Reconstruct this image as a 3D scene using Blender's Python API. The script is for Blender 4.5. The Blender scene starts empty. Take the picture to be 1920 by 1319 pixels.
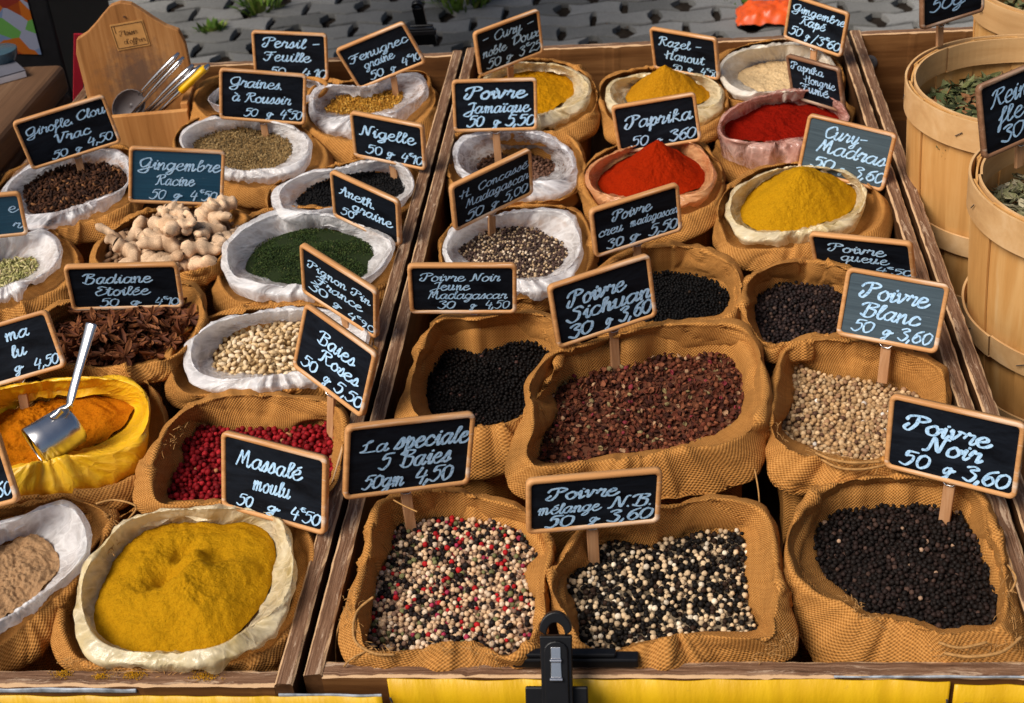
import bpy, math, random
import numpy as np
from mathutils import Vector, Matrix, noise

random.seed(7)
rng = np.random.default_rng(7)
SC = bpy.context.scene
COL = SC.collection
RAD = math.radians
Z = Vector((0, 0, 1))

# ------------------------------------------------------------------ camera
F_PX = 2667.0
CAM = np.array([0.2934, -0.8156, 0.85])
YAW, PITCH, ROLL = RAD(-6.8035), RAD(33.1287), RAD(-4.9586)


def cam_axes():
    cy, sy, cp, sp = math.cos(YAW), math.sin(YAW), math.cos(PITCH), math.sin(PITCH)
    f = np.array([sy * cp, cy * cp, -sp])
    r = np.array([cy, -sy, 0.0])
    u = np.cross(r, f)
    cr, sr = math.cos(ROLL), math.sin(ROLL)
    return cr * r + sr * u, -sr * r + cr * u, f


AX_R, AX_U, AX_F = cam_axes()
cam_data = bpy.data.cameras.new('camera')
cam_data.sensor_width = 36.0
cam_data.lens = F_PX / 1920 * 36.0
cam_data.clip_start = 0.01
cam_data.clip_end = 200
cam_data.dof.use_dof = True
cam_data.dof.focus_distance = 1.45
cam_data.dof.aperture_fstop = 16.0
cam = bpy.data.objects.new('camera', cam_data)
COL.objects.link(cam)
m = Matrix.Identity(4)
for i in range(3):
    m[i][0], m[i][1], m[i][2], m[i][3] = AX_R[i], AX_U[i], -AX_F[i], CAM[i]
cam.matrix_world = m
SC.camera = cam

# ------------------------------------------------------------------ light
SUN_EL, SUN_AZ = RAD(50), RAD(-130)      # azimuth measured from +Y towards +X: the light comes from the left, camera side
world = bpy.data.worlds.new('World')
SC.world = world
world.use_nodes = True
wn = world.node_tree.nodes
sky = wn.new('ShaderNodeTexSky')
sky.sky_type = 'NISHITA'
sky.sun_disc = False
sky.sun_elevation = SUN_EL
sky.sun_rotation = SUN_AZ
sky.dust_density = 4.0
sky.air_density = 1.0
world.node_tree.links.new(sky.outputs[0], wn['Background'].inputs[0])
wn['Background'].inputs[1].default_value = 0.055
sun_data = bpy.data.lights.new('sun', 'SUN')
sun_data.energy = 3.1
sun_data.angle = RAD(32)
sun_data.color = (1.0, 0.94, 0.86)
sun = bpy.data.objects.new('sun', sun_data)
COL.objects.link(sun)
sd = Vector((math.sin(SUN_AZ) * math.cos(SUN_EL), math.cos(SUN_AZ) * math.cos(SUN_EL), math.sin(SUN_EL)))
sun.rotation_euler = sd.to_track_quat('Z', 'Y').to_euler()
SC.view_settings.view_transform = 'Standard'
SC.view_settings.look = 'None'
SC.view_settings.gamma = 1.0
SC.view_settings.exposure = 0.50
SC.cycles.max_bounces = 6
SC.cycles.diffuse_bounces = 3
SC.cycles.use_denoising = True


# ------------------------------------------------------------------ picture point -> world point
def ray(px, py):
    px = np.asarray(px, float)
    py = np.asarray(py, float)
    return AX_F + ((px - 960) / F_PX)[..., None] * AX_R - ((py - 659.5) / F_PX)[..., None] * AX_U


def at_z(px, py, z):
    d = ray(px, py)
    t = (np.asarray(z) - CAM[2]) / d[..., 2]
    return CAM + d * t[..., None]


def at_y(px, py, y):
    d = ray(px, py)
    t = (np.asarray(y) - CAM[1]) / d[..., 1]
    return CAM + d * t[..., None]


# ------------------------------------------------------------------ object helpers
def link(name, me, parent=None, mat=None):
    o = bpy.data.objects.new(name, me)
    COL.objects.link(o)
    if mat is not None:
        me.materials.append(mat)
    if parent is not None:
        o.parent = parent
    return o


def tag(o, label=None, cat=None, group=None, kind=None):
    if label:
        o['label'] = label
    if cat:
        o['category'] = cat
    if group:
        o['group'] = group
    if kind:
        o['kind'] = kind
    return o


def thing(name, label, cat, loc=(0, 0, 0), rz=0.0, group=None):
    o = bpy.data.objects.new(name, None)
    COL.objects.link(o)
    o.empty_display_size = 0.02
    o.location = loc
    o.rotation_euler = (0, 0, rz)
    return tag(o, label, cat, group)


def mesh_np(name, V, Q, smooth=True, uv=None, col=None):
    """V (n,3); Q (m,k) faces of one size; uv (m*k,2); col (n,3)"""
    me = bpy.data.meshes.new(name)
    V = np.ascontiguousarray(V, dtype=np.float32)
    Q = np.ascontiguousarray(Q, dtype=np.int32)
    k = Q.shape[1]
    me.vertices.add(len(V))
    me.vertices.foreach_set('co', V.ravel())
    me.loops.add(Q.size)
    me.loops.foreach_set('vertex_index', Q.ravel())
    me.polygons.add(len(Q))
    me.polygons.foreach_set('loop_start', np.arange(0, Q.size, k, dtype=np.int32))
    me.polygons.foreach_set('loop_total', np.full(len(Q), k, dtype=np.int32))
    me.polygons.foreach_set('use_smooth', np.full(len(Q), smooth, dtype=bool))
    if uv is not None:
        l = me.uv_layers.new(name='UVMap')
        l.data.foreach_set('uv', np.ascontiguousarray(uv, dtype=np.float32).ravel())
    if col is not None:
        a = me.color_attributes.new('Col', 'FLOAT_COLOR', 'POINT')
        c4 = np.ones((len(V), 4), np.float32)
        c4[:, :3] = col
        a.data.foreach_set('color', c4.ravel())
    me.update(calc_edges=True)
    me.validate()
    return me


class MB:
    """collects boxes, tubes and prisms, linked as ONE mesh object"""
    def __init__(s):
        s.v, s.f = [], []

    def add(s, vs, fs):
        n = len(s.v)
        s.v += [tuple(v) for v in vs]
        s.f += [tuple(i + n for i in f) for f in fs]

    def box(s, lo, hi, M=None):
        x0, y0, z0 = lo
        x1, y1, z1 = hi
        vs = [Vector(p) for p in ((x0, y0, z0), (x1, y0, z0), (x1, y1, z0), (x0, y1, z0), (x0, y0, z1), (x1, y0, z1), (x1, y1, z1), (x0, y1, z1))]
        if M is not None:
            vs = [M @ v for v in vs]
        s.add(vs, [(0, 3, 2, 1), (4, 5, 6, 7), (0, 1, 5, 4), (1, 2, 6, 5), (2, 3, 7, 6), (3, 0, 4, 7)])

    def tube(s, pts, rad, seg=8, flat=1.0):
        pts = [Vector(p) for p in pts]
        n = len(pts)
        rad = [rad] * n if not hasattr(rad, '__len__') else rad
        vs, fs = [], []
        up = Vector((0.13, 0.21, 0.97))
        for i, p in enumerate(pts):
            t = (pts[min(i + 1, n - 1)] - pts[max(i - 1, 0)]).normalized()
            a = t.cross(up)
            a = a.normalized() if a.length > 1e-4 else t.orthogonal().normalized()
            b = a.cross(t)
            for k in range(seg):
                w = 2 * math.pi * k / seg
                vs.append(p + (a * math.cos(w) + b * math.sin(w) * flat) * rad[i])
        for i in range(n - 1):
            for k in range(seg):
                k2 = (k + 1) % seg
                fs.append((i * seg + k, i * seg + k2, (i + 1) * seg + k2, (i + 1) * seg + k))
        fs.append(tuple(range(seg - 1, -1, -1)))
        fs.append(tuple((n - 1) * seg + k for k in range(seg)))
        s.add(vs, fs)

    def prism(s, poly, z0, z1, M=None):
        n = len(poly)
        vs = [Vector((x, y, z0)) for x, y in poly] + [Vector((x, y, z1)) for x, y in poly]
        if M is not None:
            vs = [M @ v for v in vs]
        fs = [tuple(range(n - 1, -1, -1)), tuple(range(n, 2 * n))]
        fs += [(i, (i + 1) % n, n + (i + 1) % n, n + i) for i in range(n)]
        s.add(vs, fs)

    def build(s, name, mat, parent=None, smooth=False, bevel=0.0, seg=2):
        me = bpy.data.meshes.new(name)
        me.from_pydata(s.v, [], s.f)
        me.update()
        if smooth:
            for p in me.polygons:
                p.use_smooth = True
        o = link(name, me, parent, mat)
        if bevel:
            b = o.modifiers.new('bevel', 'BEVEL')
            b.width = bevel
            b.segments = seg
            b.limit_method = 'ANGLE'
        return o


def catmull(P, n, closed=False):
    """points (k,d) -> n samples per segment"""
    P = np.asarray(P, float)
    k = len(P)
    out = []
    segs = k if closed else k - 1
    for i in range(segs):
        if closed:
            p0, p1, p2, p3 = P[(i - 1) % k], P[i], P[(i + 1) % k], P[(i + 2) % k]
        else:
            p0, p1, p2, p3 = P[max(i - 1, 0)], P[i], P[i + 1], P[min(i + 2, k - 1)]
        for j in range(n):
            t = j / n
            out.append(0.5 * (2 * p1 + (p2 - p0) * t + (2 * p0 - 5 * p1 + 4 * p2 - p3) * t * t + (3 * p1 - p0 - 3 * p2 + p3) * t ** 3))
    if not closed:
        out.append(P[-1])
    return np.array(out)


# ------------------------------------------------------------------ materials
class NT:
    def __init__(s, name):
        s.m = bpy.data.materials.new(name)
        s.m.use_nodes = True
        s.t = s.m.node_tree
        s.n = s.t.nodes
        s.b = s.n['Principled BSDF']

    def new(s, typ, **kw):
        n = s.n.new('ShaderNode' + typ)
        for k, v in kw.items():
            setattr(n, k, v)
        return n

    def L(s, a, b):
        s.t.links.new(a, b)

    def val(s, sock, v):
        if hasattr(v, 'default_value') or hasattr(v, 'is_linked'):
            s.L(v, sock)
        else:
            sock.default_value = v

    def math(s, op, a, b=0.0, c=None):
        n = s.new('Math', operation=op)
        s.val(n.inputs[0], a)
        s.val(n.inputs[1], b)
        if c is not None:
            s.val(n.inputs[2], c)
        return n.outputs[0]

    def coord(s, which='Object'):
        return s.new('TexCoord').outputs[which]

    def scaled(s, vec, sc):
        n = s.new('Mapping')
        n.inputs['Scale'].default_value = sc
        s.L(vec, n.inputs[0])
        return n.outputs[0]

    def noise(s, vec, scale, detail=3.0, rough=0.55, dist=0.0):
        n = s.new('TexNoise')
        s.L(vec, n.inputs['Vector'])
        n.inputs['Scale'].default_value = scale
        n.inputs['Detail'].default_value = detail
        n.inputs['Roughness'].default_value = rough
        n.inputs['Distortion'].default_value = dist
        return n.outputs['Fac']

    def ramp(s, fac, stops):
        n = s.new('ValToRGB')
        r = n.color_ramp
        while len(r.elements) < len(stops):
            r.elements.new(0.5)
        for e, (p, c) in zip(r.elements, stops):
            e.position = p
            e.color = (*c, 1) if len(c) == 3 else c
        s.val(n.inputs[0], fac)
        return n.outputs[0]

    def mix(s, fac, a, b, mode='MIX'):
        n = s.new('Mix', data_type='RGBA', blend_type=mode)
        s.val(n.inputs[0], fac)
        for sock, v in ((n.inputs[6], a), (n.inputs[7], b)):
            if isinstance(v, tuple):
                sock.default_value = (*v, 1)
            else:
                s.L(v, sock)
        return n.outputs[2]

    def bump(s, h, strength=0.5, dist=0.001):
        n = s.new('Bump')
        n.inputs['Strength'].default_value = strength
        n.inputs['Distance'].default_value = dist
        s.L(h, n.inputs['Height'])
        s.L(n.outputs[0], s.b.inputs['Normal'])
        return n

    def base(s, c):
        if isinstance(c, tuple):
            s.b.inputs['Base Color'].default_value = (*c, 1)
        else:
            s.L(c, s.b.inputs['Base Color'])

    def rough(s, r, spec=None):
        s.val(s.b.inputs['Roughness'], r)
        if spec is not None:
            s.b.inputs['Specular IOR Level'].default_value = spec


def mat_plain(name, c, rough=0.6, spec=0.3, var=0.12, scale=30, metal=0.0, bump=0.0):
    t = NT(name)
    f = t.noise(t.coord(), scale, 4)
    lo = tuple(max(0, x * (1 - var)) for x in c)
    hi = tuple(min(1, x * (1 + var)) for x in c)
    t.base(t.ramp(f, [(0.3, lo), (0.7, hi)]))
    t.rough(rough, spec)
    t.b.inputs['Metallic'].default_value = metal
    if bump:
        t.bump(t.noise(t.coord(), scale * 6, 3), 0.4, bump)
    return t.m


def mat_burlap():
    t = NT('burlap')
    uv = t.coord('UV')
    sep = t.new('SeparateXYZ')
    wob = t.noise(uv, 60, 2)
    t.L(uv, sep.inputs[0])
    k = 2 * math.pi / 0.0035
    wu = t.math('SINE', t.math('ADD', t.math('MULTIPLY', sep.outputs[0], k), t.math('MULTIPLY', wob, 2.2)))
    wv = t.math('SINE', t.math('ADD', t.math('MULTIPLY', sep.outputs[1], k), t.math('MULTIPLY', wob, 2.2)))
    h = t.math('MULTIPLY', wu, wv)
    hn = t.math('ADD', t.math('MULTIPLY', h, 0.5), 0.5)

    def thread(sock):
        fl = t.math('FLOOR', t.math('MULTIPLY', sock, 2 * k / (2 * math.pi)))
        w = t.new('TexWhiteNoise', noise_dimensions='1D')
        t.L(fl, w.inputs['W'])
        return w.outputs['Value']
    th = t.math('ADD', thread(sep.outputs[0]), thread(sep.outputs[1]))
    slub = t.noise(t.scaled(uv, (40, 1100, 1)), 1, 2)
    slub2 = t.noise(t.scaled(uv, (1100, 40, 1)), 1, 2)
    big = t.noise(t.coord(), 9, 3)
    f = t.math('ADD', t.math('MULTIPLY', hn, 0.62), t.math('MULTIPLY', t.math('ADD', slub, slub2), 0.22))
    f = t.math('ADD', f, t.math('MULTIPLY', t.math('SUBTRACT', th, 1.0), 0.10))
    c = t.ramp(f, [(0.14, (0.105, 0.039, 0.009)), (0.5, (0.43, 0.184, 0.041)), (0.9, (0.62, 0.312, 0.094))])
    c = t.mix(t.math('MULTIPLY', big, 0.45), c, (0.36, 0.155, 0.040))
    t.base(c)
    t.rough(0.95, 0.08)
    t.bump(t.math('ADD', hn, t.math('MULTIPLY', slub, 0.4)), 0.75, 0.0011)
    return t.m


def mat_liner(name, c, stain, amount=0.35, transl=0.35, rough=0.2, clear=0.3):
    """crumpled thin plastic: partly see-through, milky where it is folded"""
    t = NT(name)
    o = t.coord()
    uv = t.coord('UV')
    big = t.noise(o, 22, 4, 0.6)
    col = t.mix(t.ramp(big, [(0.5 - amount * 0.35, (0, 0, 0)), (0.9 - amount * 0.3, (1, 1, 1))]), c, stain)
    # creases: warped cells, long across the rim
    wv = t.new('VectorMath', operation='ADD')
    nz = t.new('TexNoise')
    nz.inputs['Scale'].default_value = 34
    nz.inputs['Detail'].default_value = 3
    t.L(uv, nz.inputs['Vector'])
    sc = t.new('VectorMath', operation='SCALE')
    t.L(nz.outputs['Color'], sc.inputs[0])
    sc.inputs['Scale'].default_value = 0.022
    t.L(uv, wv.inputs[0])
    t.L(sc.outputs[0], wv.inputs[1])

    def cells(sx, sy):
        v = t.new('TexVoronoi', feature='DISTANCE_TO_EDGE')
        v.inputs['Scale'].default_value = 1.0
        t.L(t.scaled(wv.outputs[0], (sx, sy, 1)), v.inputs['Vector'])
        return v.outputs['Distance']
    a, b = cells(70, 38), cells(150, 90)
    h = t.math('ADD', t.math('MULTIPLY', t.math('POWER', t.math('MINIMUM', a, 0.5), 0.7), 1.0), t.math('MULTIPLY', b, 0.5))
    ridge = t.math('SUBTRACT', 1.0, t.math('MULTIPLY', t.math('MINIMUM', a, 0.16), 6.2))
    st = t.noise(t.scaled(wv.outputs[0], (260, 30, 1)), 1.0, 4, 0.65)
    hh = t.math('ADD', h, t.math('MULTIPLY', st, 0.55))
    white = tuple(min(1.0, x * 1.06 + 0.04) for x in c)
    col = t.mix(t.math('MULTIPLY', t.math('MAXIMUM', ridge, 0.0), 0.35), col, white)
    t.base(col)
    t.rough(rough, 0.6)
    t.bump(hh, 0.45, 0.0036)
    tr = t.new('BsdfTranslucent')
    t.L(col, tr.inputs[0])
    mx = t.new('MixShader')
    mx.inputs[0].default_value = transl
    out = t.n['Material Output']
    t.L(t.b.outputs[0], mx.inputs[1])
    t.L(tr.outputs[0], mx.inputs[2])
    tp = t.new('BsdfTransparent')
    mx2 = t.new('MixShader')
    f = t.ramp(t.noise(wv.outputs[0], 30, 4, 0.65), [(0.36, (clear * 1.7,) * 3), (0.64, (clear * 0.35,) * 3)])
    t.L(t.math('MULTIPLY', f, t.math('SUBTRACT', 1.0, t.math('MULTIPLY', t.math('MAXIMUM', ridge, 0.0), 0.6))), mx2.inputs[0])
    t.L(mx.outputs[0], mx2.inputs[1])
    t.L(tp.outputs[0], mx2.inputs[2])
    t.L(mx2.outputs[0], out.inputs[0])
    return t.m


def mat_powder(name, a, b, c, scale=420, lump=0.0022):
    t = NT(name)
    o = t.coord()
    f = t.math('ADD', t.math('MULTIPLY', t.noise(o, scale, 5, 0.72), 0.6), t.math('MULTIPLY', t.noise(o, scale * 3.1, 2, 0.6), 0.4))
    g = t.noise(o, 30, 4, 0.6)
    col = t.ramp(f, [(0.30, a), (0.5, b), (0.72, c)])
    col = t.mix(t.math('MULTIPLY', g, 0.5), col, b)
    t.base(col)
    t.rough(1.0, 0.03)
    h = t.math('ADD', t.math('MULTIPLY', t.noise(o, scale * 0.75, 5, 0.75), 1.3), t.math('MULTIPLY', t.noise(o, 60, 4, 0.65), 1.0))
    t.bump(h, 1.0, lump)
    return t.m


def mat_grain(name='grain', rough=0.62, spec=0.13, scale=900):
    t = NT(name)
    a = t.new('VertexColor')
    a.layer_name = 'Col'
    f = t.noise(t.coord(), scale, 3, 0.6)
    t.base(t.mix(1.0, a.outputs[0], t.ramp(f, [(0.25, (0.55, 0.52, 0.5)), (0.7, (1.15, 1.12, 1.1))]), 'MULTIPLY'))
    t.rough(rough, spec)
    t.bump(f, 0.5, 0.0006)
    return t.m


def mat_wood(name, dark, mid, light, along=0, gscale=1.0, worn=None, worn_amt=0.5, rough=0.6, spec=0.25):
    """grain stretched along one object axis; worn = colour of chipped patches"""
    t = NT(name)
    o = t.coord()
    sc = [46 * gscale] * 3
    sc[along] = 2.6 * gscale
    v = t.scaled(o, tuple(sc))
    f = t.noise(v, 1.0, 6, 0.65, 0.9)
    fine = t.noise(t.scaled(o, tuple(x * 5 for x in sc)), 1.0, 3, 0.6)
    ff = t.math('ADD', t.math('MULTIPLY', f, 0.75), t.math('MULTIPLY', fine, 0.25))
    c = t.ramp(ff, [(0.30, dark), (0.5, mid), (0.68, light)])
    if worn:
        w = t.noise(t.scaled(o, tuple(x * 0.45 for x in sc)), 1.0, 7, 0.72, 0.4)
        fac = t.ramp(w, [(0.62 - 0.25 * worn_amt, (0, 0, 0)), (0.70 - 0.25 * worn_amt, (1, 1, 1))])
        c = t.mix(fac, c, worn)
    t.base(c)
    t.rough(rough, spec)
    t.bump(ff, 0.5, 0.0012)
    return t.m


def mat_board():
    t = NT('slate_panel')
    o = t.coord('Object')
    sm = t.noise(t.scaled(o, (14, 60, 60)), 1.0, 5, 0.7, 0.6)
    dust = t.noise(o, 700, 2)
    c = t.ramp(sm, [(0.35, (0.003, 0.0035, 0.005)), (0.75, (0.012, 0.016, 0.024))])
    c = t.mix(t.ramp(dust, [(0.74, (0, 0, 0)), (0.80, (1, 1, 1))]), c, (0.07, 0.08, 0.09))
    t.base(c)
    t.rough(t.ramp(sm, [(0.3, (0.42,) * 3), (0.7, (0.65,) * 3)]), 0.05)
    return t.m


def mat_slate_sheen(name, a, b):
    t = NT(name)
    o = t.coord('Object')
    sm = t.noise(t.scaled(o, (10, 420, 100)), 1.0, 4, 0.7)
    sc = t.noise(t.scaled(o, (40, 900, 100)), 1.0, 3, 0.6)
    c = t.ramp(sm, [(0.35, a), (0.65, b)])
    c = t.mix(t.ramp(sc, [(0.70, (0, 0, 0)), (0.74, (1, 1, 1))]), c, (0.42, 0.47, 0.5))
    t.base(c)
    t.rough(0.5, 0.3)
    return t.m


def mat_chalk():
    t = NT('chalk_paint')
    f = t.noise(t.coord(), 420, 5, 0.75)
    t.base(t.ramp(f, [(0.33, (0.10, 0.20, 0.31)), (0.46, (0.34, 0.54, 0.76)), (0.68, (0.54, 0.74, 0.91))]))
    t.rough(0.8, 0.2)
    return t.m


BURLAP = mat_burlap()
LINERS = {
    'clear': mat_liner('clear_plastic', (0.92, 0.92, 0.95), (0.76, 0.74, 0.77), 0.4, 0.35, 0.13, 0.45),
    'white': mat_liner('white_plastic', (0.94, 0.93, 0.94), (0.82, 0.78, 0.75), 0.3, 0.34, 0.16, 0.27),
    'cream': mat_liner('cream_plastic', (0.88, 0.77, 0.54), (0.74, 0.54, 0.19), 0.4, 0.3, 0.2, 0.20),
    'ivory': mat_liner('ivory_plastic', (0.86, 0.80, 0.70), (0.76, 0.66, 0.50), 0.4, 0.3, 0.2, 0.10),
    'yellow': mat_liner('turmeric_plastic', (0.84, 0.44, 0.003), (0.88, 0.55, 0.02), 0.5, 0.12, 0.42, 0.0),
    'orange': mat_liner('paprika_plastic', (0.82, 0.44, 0.20), (0.70, 0.22, 0.07), 0.5, 0.3, 0.2, 0.16),
    'pink': mat_liner('smoky_pink_plastic', (0.86, 0.58, 0.48), (0.48, 0.08, 0.04), 0.5, 0.3, 0.12, 0.40),
}
GRAIN = mat_grain()
GRAIN_M = mat_grain('grain_matte', 0.8, 0.15)
CHALK = mat_chalk()
BOARD = mat_board()
BOARD_BLUE_SHEEN = mat_slate_sheen('blue_sheen_panel', (0.008, 0.045, 0.085), (0.012, 0.065, 0.115))  # blue sky reflection painted into the panel colour
BOARD_GREY_SHEEN = mat_slate_sheen('grey_sheen_panel', (0.035, 0.055, 0.07), (0.06, 0.09, 0.11))  # grey sky sheen of boards tilted back, put into their colour
FRAME = mat_wood('sign_frame_wood', (0.34, 0.14, 0.045), (0.52, 0.25, 0.09), (0.62, 0.34, 0.15), 0, 1.6, (0.66, 0.48, 0.34), 0.25, 0.55)
FRAME_DARK = mat_wood('old_sign_frame_wood', (0.11, 0.05, 0.022), (0.21, 0.10, 0.05), (0.30, 0.17, 0.10), 0, 1.6, (0.42, 0.3, 0.22), 0.3, 0.6)
STAKE = mat_wood('stake_wood', (0.26, 0.11, 0.045), (0.40, 0.20, 0.09), (0.52, 0.30, 0.16), 1, 1.6)
STEEL = mat_plain('steel', (0.62, 0.62, 0.63), 0.22, 0.5, 0.08, 40, 1.0)
DARK_STEEL = mat_plain('staple_steel', (0.16, 0.15, 0.14), 0.45, 0.5, 0.2, 200, 0.8)
BLACK = mat_plain('black_plastic', (0.004, 0.004, 0.005), 0.4, 0.25, 0.3, 60)


def mat_crate_top():
    """plywood edge: UV.x runs 0..1 across the board, object coordinates give the wear"""
    t = NT('crate_rail_wood')
    uv = t.coord('UV')
    o = t.coord()
    sep = t.new('SeparateXYZ')
    t.L(uv, sep.inputs[0])
    v = t.scaled(uv, (7, 9, 1))
    g = t.noise(v, 1.0, 6, 0.7, 0.6)
    g2 = t.noise(t.scaled(uv, (22, 30, 1)), 1.0, 4, 0.65)
    c = t.ramp(t.math('ADD', t.math('MULTIPLY', g, 0.6), t.math('MULTIPLY', g2, 0.4)),
               [(0.33, (0.035, 0.015, 0.007)), (0.45, (0.11, 0.052, 0.026)), (0.55, (0.20, 0.105, 0.058)), (0.66, (0.40, 0.27, 0.175))])
    pw = t.noise(t.scaled(uv, (2.2, 16, 1)), 1.0, 8, 0.78, 0.8)
    c = t.mix(t.ramp(pw, [(0.545, (0, 0, 0)), (0.60, (0.85, 0.85, 0.85))]), c, (0.43, 0.30, 0.20))
    dk = t.noise(t.scaled(uv, (1.6, 11, 3)), 1.0, 6, 0.7)
    c = t.mix(t.ramp(dk, [(0.60, (0, 0, 0)), (0.68, (0.8, 0.8, 0.8))]), c, (0.035, 0.014, 0.007))
    e = t.math('ABSOLUTE', t.math('SUBTRACT', sep.outputs[0], 0.5))
    e = t.math('ADD', e, t.math('MULTIPLY', t.math('SUBTRACT', t.noise(t.scaled(uv, (1, 30, 1)), 1.0, 5, 0.7), 0.5), 0.30))
    c = t.mix(t.ramp(e, [(0.36, (0, 0, 0)), (0.41, (1, 1, 1))]), c, (0.52, 0.33, 0.18))
    t.base(c)
    t.rough(0.7, 0.2)
    t.bump(g, 0.6, 0.0015)
    return t.m


RAIL = mat_crate_top()
CRATE = mat_wood('crate_board_wood', (0.045, 0.016, 0.005), (0.12, 0.048, 0.014), (0.22, 0.10, 0.034), 0, 0.6, (0.36, 0.21, 0.10), 0.05, 0.5)
CRATE_SIDE = mat_wood('crate_side_wood', (0.022, 0.008, 0.003), (0.062, 0.025, 0.008), (0.12, 0.052, 0.019), 1, 0.6, (0.3, 0.18, 0.09), 0.1, 0.55)  # sides and floor darkened: shade of the gaps put into the wood colour
BASKET = mat_wood('basket_stave_wood', (0.40, 0.185, 0.048), (0.55, 0.28, 0.085), (0.64, 0.37, 0.14), 2, 0.5, (0.64, 0.41, 0.19), 0.02, 0.6)
HOOP = mat_wood('basket_hoop_wood', (0.46, 0.25, 0.095), (0.58, 0.345, 0.15), (0.66, 0.43, 0.22), 0, 0.35, (0.68, 0.47, 0.27), 0.05, 0.6)
PINE = mat_wood('pine_box_wood', (0.26, 0.10, 0.024), (0.44, 0.195, 0.058), (0.56, 0.29, 0.10), 2, 0.6, None, 0, 0.5)

# ------------------------------------------------------------------ setting: ground
GZ = -0.95


def build_ground():
    t = NT('soil')
    o = t.coord()
    f = t.noise(o, 14, 5, 0.65)
    t.base(t.ramp(f, [(0.3, (0.010, 0.007, 0.005)), (0.6, (0.030, 0.022, 0.016)), (0.8, (0.07, 0.055, 0.042))]))
    t.rough(0.95, 0.1)
    t.bump(t.noise(o, 60, 5, 0.7), 0.8, 0.01)
    mb = MB()
    mb.add([(-60, -60, GZ), (60, -60, GZ), (60, 60, GZ), (-60, 60, GZ)], [(0, 1, 2, 3)])
    tag(mb.build('ground', t.m), kind='structure')
    # interlocking concrete pavers: zigzag-edged blocks with planting holes between them
    p = NT('concrete_paver')
    o = p.coord()
    a = p.noise(o, 2.4, 6, 0.68)
    b = p.noise(o, 160, 4, 0.7)
    isl = p.new('NewGeometry')
    c = p.ramp(p.math('ADD', p.math('MULTIPLY', a, 0.5), p.math('MULTIPLY', b, 0.5)), [(0.30, (0.12, 0.118, 0.112)), (0.5, (0.21, 0.206, 0.195)), (0.72, (0.30, 0.295, 0.28))])
    v = p.ramp(isl.outputs['Random Per Island'], [(0, (0.58, 0.58, 0.57)), (1, (1.1, 1.1, 1.1))])
    p.base(p.mix(1.0, c, v, 'MULTIPLY'))
    p.rough(0.9, 0.2)
    p.bump(b, 0.7, 0.002)
    mb = MB()
    W, H, g = 0.215, 0.118, 0.0080

    def edge(j, x):
        q = (x / W + 0.25 * (j % 2)) % 1.0
        return 0.016 * (abs(4 * q - 2) - 1) * (1 if j % 2 else -1)
    for j in range(-2, 44):
        for i in range(-18, 18):
            cx = i * W + (W / 2 if j % 2 else 0)
            cy = 0.7 + j * H
            hole = (i + j // 2) % 2 == 0
            w = W / 2 - g
            nl, nr = (random.uniform(0.016, 0.040), random.uniform(0.002, 0.012)) if hole else (random.uniform(0.002, 0.012), random.uniform(0.016, 0.040))
            xs = np.linspace(-1, 1, 9) * w
            bot = [(x, -H / 2 + g + edge(j - 1, cx + x)) for x in xs]
            top = [(x, H / 2 - g + edge(j, cx + x)) for x in xs]
            # pinch the end towards the planting hole
            poly = []
            for (x, y) in bot:
                poly.append((x, y))
            mr = (bot[-1][1] + top[-1][1]) / 2
            poly[-1] = (w - nr * 0.25, bot[-1][1])
            poly += [(w - nr, mr - 0.020), (w - nr * 1.15, mr + 0.018)]
            tp = top[::-1]
            tp[0] = (w - nr * 0.2, tp[0][1])
            poly += tp
            ml = (bot[0][1] + top[0][1]) / 2
            poly[-1] = (-w + nl * 0.25, poly[-1][1])
            poly += [(-w + nl, ml + 0.020), (-w + nl * 1.1, ml - 0.018)]
            poly[0] = (-w + nl * 0.2, poly[0][1])
            poly = [(cx + x + random.uniform(-0.0015, 0.0015), cy + y + random.uniform(-0.0015, 0.0015)) for x, y in poly]
            tz = GZ + 0.022 + random.uniform(-0.0025, 0.0025)
            k = len(poly)
            mx = sum(q[0] for q in poly) / k
            my = sum(q[1] for q in poly) / k
            ins = [(mx + (x - mx) * 0.985, my + (y - my) * 0.97) for x, y in poly]
            vs = [(x, y, GZ + 0.001) for x, y in poly] + [(x, y, tz - 0.004) for x, y in poly] + [(x, y, tz) for x, y in ins]
            fs = [(q, (q + 1) % k, k + (q + 1) % k, k + q) for q in range(k)] + [(k + q, k + (q + 1) % k, 2 * k + (q + 1) % k, 2 * k + q) for q in range(k)] + [tuple(range(2 * k, 3 * k))]
            mb.add(vs, fs)
    tag(mb.build('pavement', p.m), kind='structure')


build_ground()


def blade_clump(name, centre, n, r, h, cols, label, cat='weeds', mat=GRAIN_M, kind=None):
    V, Q, C = [], [], []
    for i in range(n):
        a = random.uniform(0, 2 * math.pi)
        d = r * math.sqrt(random.random())
        b = Vector((centre[0] + d * math.cos(a), centre[1] + d * math.sin(a), centre[2]))
        lean = Vector((math.cos(a), math.sin(a), 0)) * random.uniform(0.1, 0.9) * h
        hh = h * random.uniform(0.4, 1)
        side = Vector((-math.sin(a), math.cos(a), 0)) * random.uniform(0.004, 0.011)
        k = len(V)
        V += [b - side * 0.5, b + side * 0.5, b + lean * 0.5 + Z * hh * 0.7 + side, b + lean * 0.5 + Z * hh * 0.7 - side, b + lean + Z * hh]
        Q += [(k, k + 1, k + 2), (k, k + 2, k + 3), (k + 3, k + 2, k + 4)]
        c = random.choice(cols)
        C += [c] * 5
    o = link(name, mesh_np(name, np.array([tuple(v) for v in V]), np.array(Q), False, None, np.array(C)), None, mat)
    return tag(o, label, cat, None, kind)


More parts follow.
